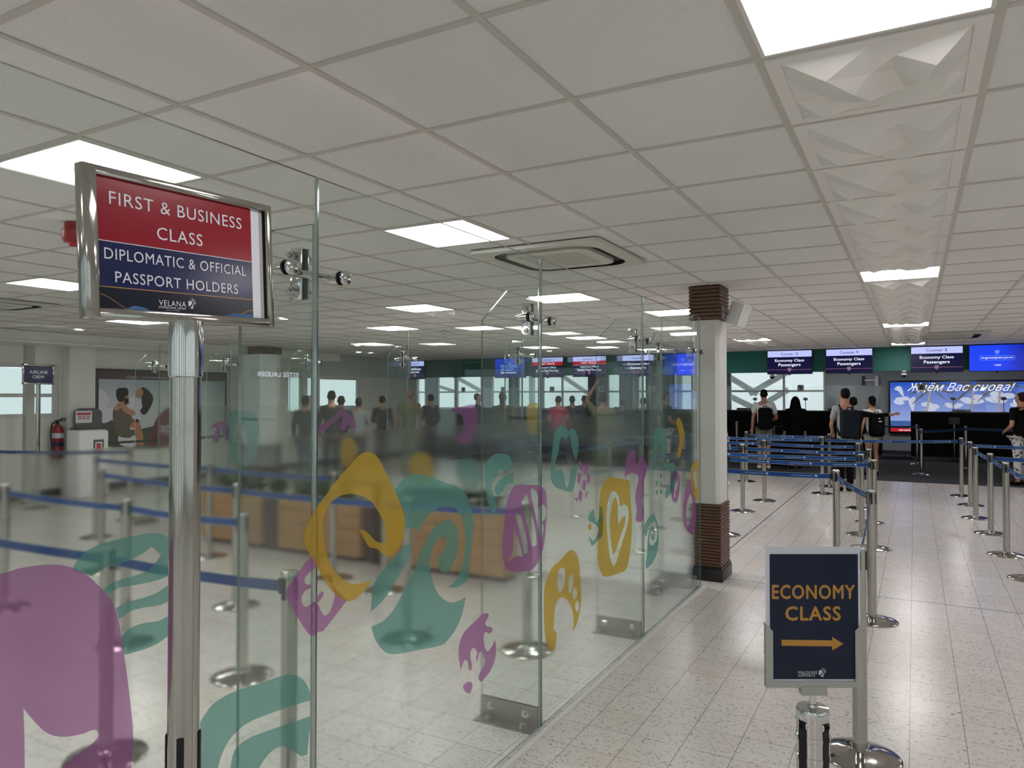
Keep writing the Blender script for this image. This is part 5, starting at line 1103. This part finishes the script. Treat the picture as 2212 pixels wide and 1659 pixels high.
def person(name, lab, x, y, rz, hgt=1.75, z0=0.0, skin='skin_tan', hair='hair_black', hairlen=0, top='cloth_white', sleeve=0.5, legs='cloth_navy', legcut=1.0, shoes='cloth_white', arms=None, stance=0.09, slim=1.0, robe=None, turn=0.0, veil=None, skirt=False):
    t = thing('person', lab, 'person', (x, y, z0), rz, 'travellers'); t.scale = (hgt/1.75,)*3; w = slim
    hip, sh = 0.088*w, 0.178*w
    arms = arms or {}
    body = []
    spine = [(0,0,0.93,0.115*w,0.085*w),(0,0.005,1.10,0.115*w,0.085*w),(0,0.01,1.27,0.135*w,0.095*w),(0,0.0,1.41,0.12*w,0.085*w),(0,0.005,1.49,0.055,0.055),(0,0.015,1.555,0.062,0.07),(0,0.02,1.63,0.076,0.092),(0,0.012,1.70,0.066,0.08),(0,0.01,1.735,0.03,0.04)]
    body.append(spine)
    J = {}
    for s in (-1, 1):
        kn = (s*stance*1.0, 0.015, 0.50); an = (s*stance*1.05, -0.01, 0.085)
        body.append([spine[0], (s*hip, 0, 0.86, 0.085*w), lerp((s*hip,0,0.86), kn, 0.55)+(0.070*w,), kn+(0.052*w,), lerp(kn, an, 0.35)+(0.052*w,), an+(0.036,), (s*stance*1.1, 0.05, 0.04, 0.036), (s*stance*1.2, 0.14, 0.03, 0.028)])
        A = arms.get(s, {}); S = (s*sh, 0.0, 1.405); E_ = A.get('elbow', (s*(sh+0.05), -0.02, 1.13)); H = A.get('hand', (s*(sh+0.06), 0.06, 0.88))
        J[s] = (S, E_, H); d = Vector(H)-Vector(E_); d.normalize(); hp = tuple(Vector(H)+d*0.075)
        body.append([spine[3], S+(0.055*w,), lerp(S, E_, 0.5)+(0.047*w,), E_+(0.039*w,), lerp(E_, H, 0.35)+(0.040*w,), H+(0.026,), hp+(0.034,0.018)])
        side = d.cross(Vector((0,1,0.3))).normalized(); nrm = d.cross(side)
        for k, (o_, L_) in enumerate(((-0.024,0.065),(-0.008,0.078),(0.008,0.072),(0.022,0.056))):
            b0 = Vector(hp)+side*o_; body.append([hp+(0.034,0.018), tuple(b0+d*0.03)+(0.0095,), tuple(b0+d*(0.03+L_*0.5)+nrm*0.006)+(0.0088,), tuple(b0+d*(0.03+L_)+nrm*0.018)+(0.0075,)])
        th = Vector(H)+d*0.03; body.append([H+(0.026,), tuple(th-side*0.036+d*0.01)+(0.011,), tuple(th-side*0.046+d*0.045)+(0.009,)])
    for e in (-1, 1): body.append([spine[6], (e*0.075, 0.0, 1.63, 0.014, 0.02), (e*0.088, -0.006, 1.635, 0.012, 0.02)])
    body.append([spine[6], (0, 0.095, 1.625, 0.02), (0, 0.118, 1.612, 0.013)])
    skin_obj('body', body, skin, t)
    fm = MB()
    for e in (-1, 1): fm.ball((e*0.032, 0.098, 1.648), (0.012,0.008,0.007), 8, 6)
    fm.ball((0, 0.102, 1.578), (0.024,0.008,0.006), 8, 6, 1); fm.build('face_features', ['hair_black', 'cloth_magenta'], t)
    # hair
    if veil: skin_obj('veil', [[(0,-0.02,1.10,0.23,0.16),(0,-0.01,1.34,0.22,0.15),(0,0.0,1.47,0.15,0.125),(0,0.0,1.57,0.125,0.125),(0,0.005,1.66,0.115,0.122),(0,0.0,1.735,0.068,0.08),(0,0,1.765,0.02,0.03)]], veil, t)
    else:
        hc = [(0,-0.045,1.56,0.055,0.045),(0,-0.028,1.63,0.085,0.085),(0,-0.008,1.70,0.080,0.092),(0,0.0,1.748,0.045,0.055)]
        if hairlen: hc = [(0,-0.085,1.64-hairlen,0.035,0.028),(0,-0.09,1.64-hairlen*0.5,0.055,0.04)]+hc
        skin_obj('hair', [hc], hair, t)
    # clothing
    if robe:
        skin_obj('robe', [[(0,0,0.10,0.26,0.24),(0,0,0.5,0.24,0.20),(0,0,0.93,0.20*w,0.15*w),(0,0.005,1.15,0.17*w,0.125*w),(0,0.005,1.30,0.175*w,0.125*w),(0,0.0,1.42,0.13*w,0.10*w),(0,0.0,1.47,0.07,0.07)]]+[[(0,0.0,1.42,0.13*w,0.10*w), J[s][0]+(0.078*w,), J[s][1]+(0.068,), lerp(J[s][1],J[s][2],0.9)+(0.055,)] for s in (-1,1)], robe, t)
    else:
        g = [[(0,0,0.80,0.172*w,0.126*w),(0,0.005,1.06,0.150*w,0.112*w),(0,0.008,1.27,0.168*w,0.122*w),(0,0.0,1.405,0.135*w,0.10*w),(0,0.0,1.462,0.066,0.066)]]
        for s in (-1, 1):
            S, E_, H = J[s]; ch = [(0,0.0,1.405,0.135*w,0.10*w), S+(0.072*w,)]
            if sleeve <= 0.5: ch.append(lerp(S, E_, sleeve*1.5)+(0.064*w,))
            else: ch += [lerp(S, E_, 0.5)+(0.060*w,), E_+(0.052*w,), lerp(E_, H, 0.5)+(0.047*w,), lerp(E_, H, 0.93)+(0.040*w,)]
            g.append(ch)
        skin_obj('shirt', g, top, t)
        if skirt: skin_obj('skirt', [[(0,0,0.32,0.24,0.20),(0,0,0.62,0.21,0.17),(0,0,0.90,0.175*w,0.125*w)]], legs, t)
        else:
            g = []
            for s in (-1, 1):
                kn = (s*stance, 0.015, 0.50); an = (s*stance*1.05, -0.01, 0.085); ch = [(0,0,0.95,0.168*w,0.122*w), (s*hip, 0, 0.86, 0.105*w)]
                if legcut < 0.6: ch.append(lerp((s*hip,0,0.86), kn, legcut*1.6)+(0.096*w,))
                else: ch += [lerp((s*hip,0,0.86), kn, 0.5)+(0.088*w,), kn+(0.072*w,), lerp(kn, an, 0.5)+(0.067*w,), lerp(kn, an, 0.95)+(0.062*w,)]
                g.append(ch)
            skin_obj('trousers' if legcut > 0.6 else 'shorts', g, legs, t)
    for s in (-1, 1): skin_obj('shoe', [[(s*stance*1.05,-0.045,0.042,0.042),(s*stance*1.1,0.05,0.042,0.046),(s*stance*1.2,0.15,0.034,0.038)]], shoes, t)
    return t
def backpack(lab, per, m, rz, size=1.0, zc=1.12, mark=False):
    # a worn bag: things carried stay separate
    pos = per.matrix_basis @ Vector((0, -0.19*size, zc)); t = thing('backpack', lab, 'backpack', pos, rz, 'worn backpacks')
    mb = MB(); mb.box(-0.15*size, 0.15*size, -0.10*size, 0.09*size, -0.23*size, 0.25*size, bev=0.06*size); mb.build('bag', m, t)
    mb = MB(); mb.box(-0.11*size, 0.11*size, -0.145*size, -0.08*size, -0.20*size, 0.02*size, bev=0.03*size); mb.build('front_pocket', m, t)
    MB().tube([(-0.04,0.02,0.24*size),(-0.035,0.0,0.29*size),(0.035,0.0,0.29*size),(0.04,0.02,0.24*size)], 0.010, 8).build('grab_handle', m, t)
    for s in (-1, 1): MB().tube([(s*0.09,0.08,0.20*size),(s*0.115,0.17,0.335),(s*0.12,0.29,0.24),(s*0.13,0.27,0.0),(s*0.14,0.10,-0.18*size)], 0.017, 8).build('strap', m, t)
    if mark: MB().box(-0.03, 0.03, -0.152*size, -0.145*size, 0.08, 0.10).ball((0,-0.11*size,0.15), (0.02,0.012,0.012), 10, 6).build('badge', 'white_print', t)
    return t
FB = YAW            # facing away from the camera
def face(px_, y, dz=0.0):
    q = aty(px_, 853, y); return q.x
CZ0 = 0.004
p_ = person('p', 'man in white tee and khaki shorts with black backpack, at the plate with number ten', face(1650, 17.2), 17.2, 0.30, 1.80, CZ0, top='cloth_white', legs='cloth_khaki', legcut=0.5, arms={1:{'elbow':(0.27,0.06,1.12),'hand':(0.20,0.27,1.05)}})
backpack('black backpack worn by the man in the white tee', p_, 'bag_black', 0.30, 1.0, 1.10)
person('p', 'veiled person in long black robe at the middle of the counters', face(1718, 17.6), 17.6, 0.35, 1.63, CZ0, robe='cloth_black', veil='cloth_black', shoes='cloth_black')
p_ = person('p', 'tall man in grey tee with slate backpack, black trousers, his back turned', face(1825, 13.9), 13.9, 0.45, 1.79, 0, top='cloth_grey', legs='cloth_black', shoes='cloth_black', stance=0.075, slim=0.9, arms={-1:{'elbow':(-0.20,0.08,1.12),'hand':(-0.12,0.24,1.0)},1:{'elbow':(0.20,0.08,1.12),'hand':(0.12,0.24,1.0)}})
backpack('slate backpack worn by the tall man in grey', p_, 'bag_slate', 0.45, 1.04, 1.13)
person('p', 'person in black with one arm stretched right, half hidden behind the tall man', face(1843, 15.0), 15.0, 0.2, 1.64, 0, skin='skin_tan', top='cloth_black', sleeve=1.0, legs='cloth_navy', skirt=True, shoes='cloth_black', arms={1:{'elbow':(0.44,0.06,1.37),'hand':(0.68,0.10,1.40)}})
p_ = person('p', 'woman in white tee and pale green shorts with black backpack', face(1883, 16.9), 16.9, 0.55, 1.65, CZ0, skin='skin_tan', hair='hair_black', hairlen=0.12, top='cloth_white', sleeve=0.3, legs='cloth_green', legcut=0.32, shoes='cloth_black', slim=0.92)
backpack('black backpack with small white badge worn by the woman in pale shorts', p_, 'bag_black', 0.55, 0.98, 1.10, True)
person('p', 'person in black tee and patterned pale trousers cut by the right edge', face(2206, 16.3), 16.3, 0.7, 1.72, CZ0, hair='hair_brown', top='cloth_black', legs='cloth_pattern', shoes='cloth_black', arms={-1:{'elbow':(-0.25,-0.03,1.12),'hand':(-0.14,0.20,1.02)}})
person('p', 'person in wide black trousers almost hidden by the pillar, one white shoe showing', face(1553, 13.8), 13.8, -0.9, 1.70, 0, top='cloth_black', legs='cloth_black', shoes='cloth_white', stance=0.12)
# queue seen through the glass
ARMS = [None, {1:{'elbow':(0.24,0.03,1.12),'hand':(0.10,0.24,1.10)}}, {-1:{'elbow':(-0.25,0.0,1.12),'hand':(-0.10,0.22,1.16)},1:{'elbow':(0.24,-0.02,1.12),'hand':(0.20,0.14,0.92)}}, {-1:{'elbow':(-0.26,-0.04,1.13),'hand':(-0.17,0.10,0.95)},1:{'elbow':(0.25,0.05,1.14),'hand':(0.06,0.26,1.22)}}]
for px_, y, rz, h_, top_, leg_, hr, hl, lab in (
    (716,10.6,0.9,1.76,'cloth_charcoal','cloth_navy','hair_black',0,'tall dark figure in the blurred group right of the first glass joint'),
    (737,11.0,0.8,1.66,'cloth_charcoal','cloth_black','hair_brown',0,'shorter grey figure at the right of the blurred group, by the purple anchor'),
    (660,10.2,0.5,1.66,'cloth_charcoal','cloth_denim','hair_black',0.1,'dark figure left of the first glass joint, before a bright window'),
    (775,12.0,0.6,1.62,'cloth_grey','cloth_navy','hair_brown',0.1,'pale blurred figure right of the purple anchor'),
    (884,12.4,0.7,1.80,'cloth_olive','cloth_khaki','skin_brown',0,'broad bald man in olive shirt seen through the glass'),
    (826,13.2,0.4,1.66,'cloth_black','cloth_black','hair_black',0,'dark figure beside the rear glass joint, left of the olive man'),
    (930,14.6,1.2,1.70,'cloth_charcoal','cloth_black','hair_black',0,'dark figure right of the olive man, at the window'),
    (1032,15.2,-1.0,1.72,'cloth_black','cloth_navy','hair_black',0,'dark profile beside the vertical glass edge left of the blue screen'),
    (1086,13.0,0.3,1.74,'cloth_charcoal','cloth_denim','hair_brown',0.28,'woman with long brown hair under the blue screen'),
    (1206,15.8,0.6,1.66,'cloth_magenta','cloth_navy','hair_black',0,'figure in magenta right of the middle glass joint'),
    (1236,17.0,0.4,1.66,'cloth_black','cloth_black','hair_black',0.1,'left one of two dark heads under the fast track screen'),
    (1262,17.9,0.5,1.67,'cloth_black','cloth_black','hair_black',0,'right one of two dark heads under the fast track screen'),
    (1389,16.6,0.4,1.62,'cloth_navy','cloth_black','hair_black',0,'dark figure behind the third glass joint'),
    (1345,18.5,0.5,1.56,'cloth_black','cloth_black','hair_black',0,'low dark head left of the third glass joint')):
    person('p', lab, face(px_, y), y, rz, h_, 0 if y < 15.9 else CZ0, skin='skin_brown' if 'olive' in top_ else 'skin_tan', hair=hr, hairlen=hl, top=top_, legs=leg_, shoes='cloth_black', sleeve=0.4 if 'olive' in top_ or 'magenta' in top_ else 1.0, arms=ARMS[px_ % 4])
person('p', 'man in olive tee raising one arm, left of the third glass joint', face(1302, 12.6), 12.6, 0.5, 1.72, 0, skin='skin_brown', top='cloth_olive', legs='cloth_khaki', shoes='cloth_black', arms={-1:{'elbow':(-0.30,0.05,1.60),'hand':(-0.16,0.02,1.84)}})
# suitcase beside the man in white
q = aty(1682, 1000, 17.6); t = thing('suitcase', 'black suitcase on the floor right of the man in white', 'suitcase', (q.x, 17.6, CZ0))
MB().box(-0.2, 0.2, -0.12, 0.12, 0.05, 0.62, bev=0.04).build('shell', 'bag_black', t); MB().tube([(-0.1,0.06,0.6),(-0.1,0.06,0.95),(0.1,0.06,0.95),(0.1,0.06,0.6)], 0.010, 8).build('pull_handle', 'brushed_steel', t)
for sx_ in (-0.15, 0.15):
    for sy_ in (-0.08, 0.08): MB().tube([(sx_-0.012,sy_,0.028),(sx_+0.012,sy_,0.028)], 0.028, 14).build('wheel', 'rubber_black', t)
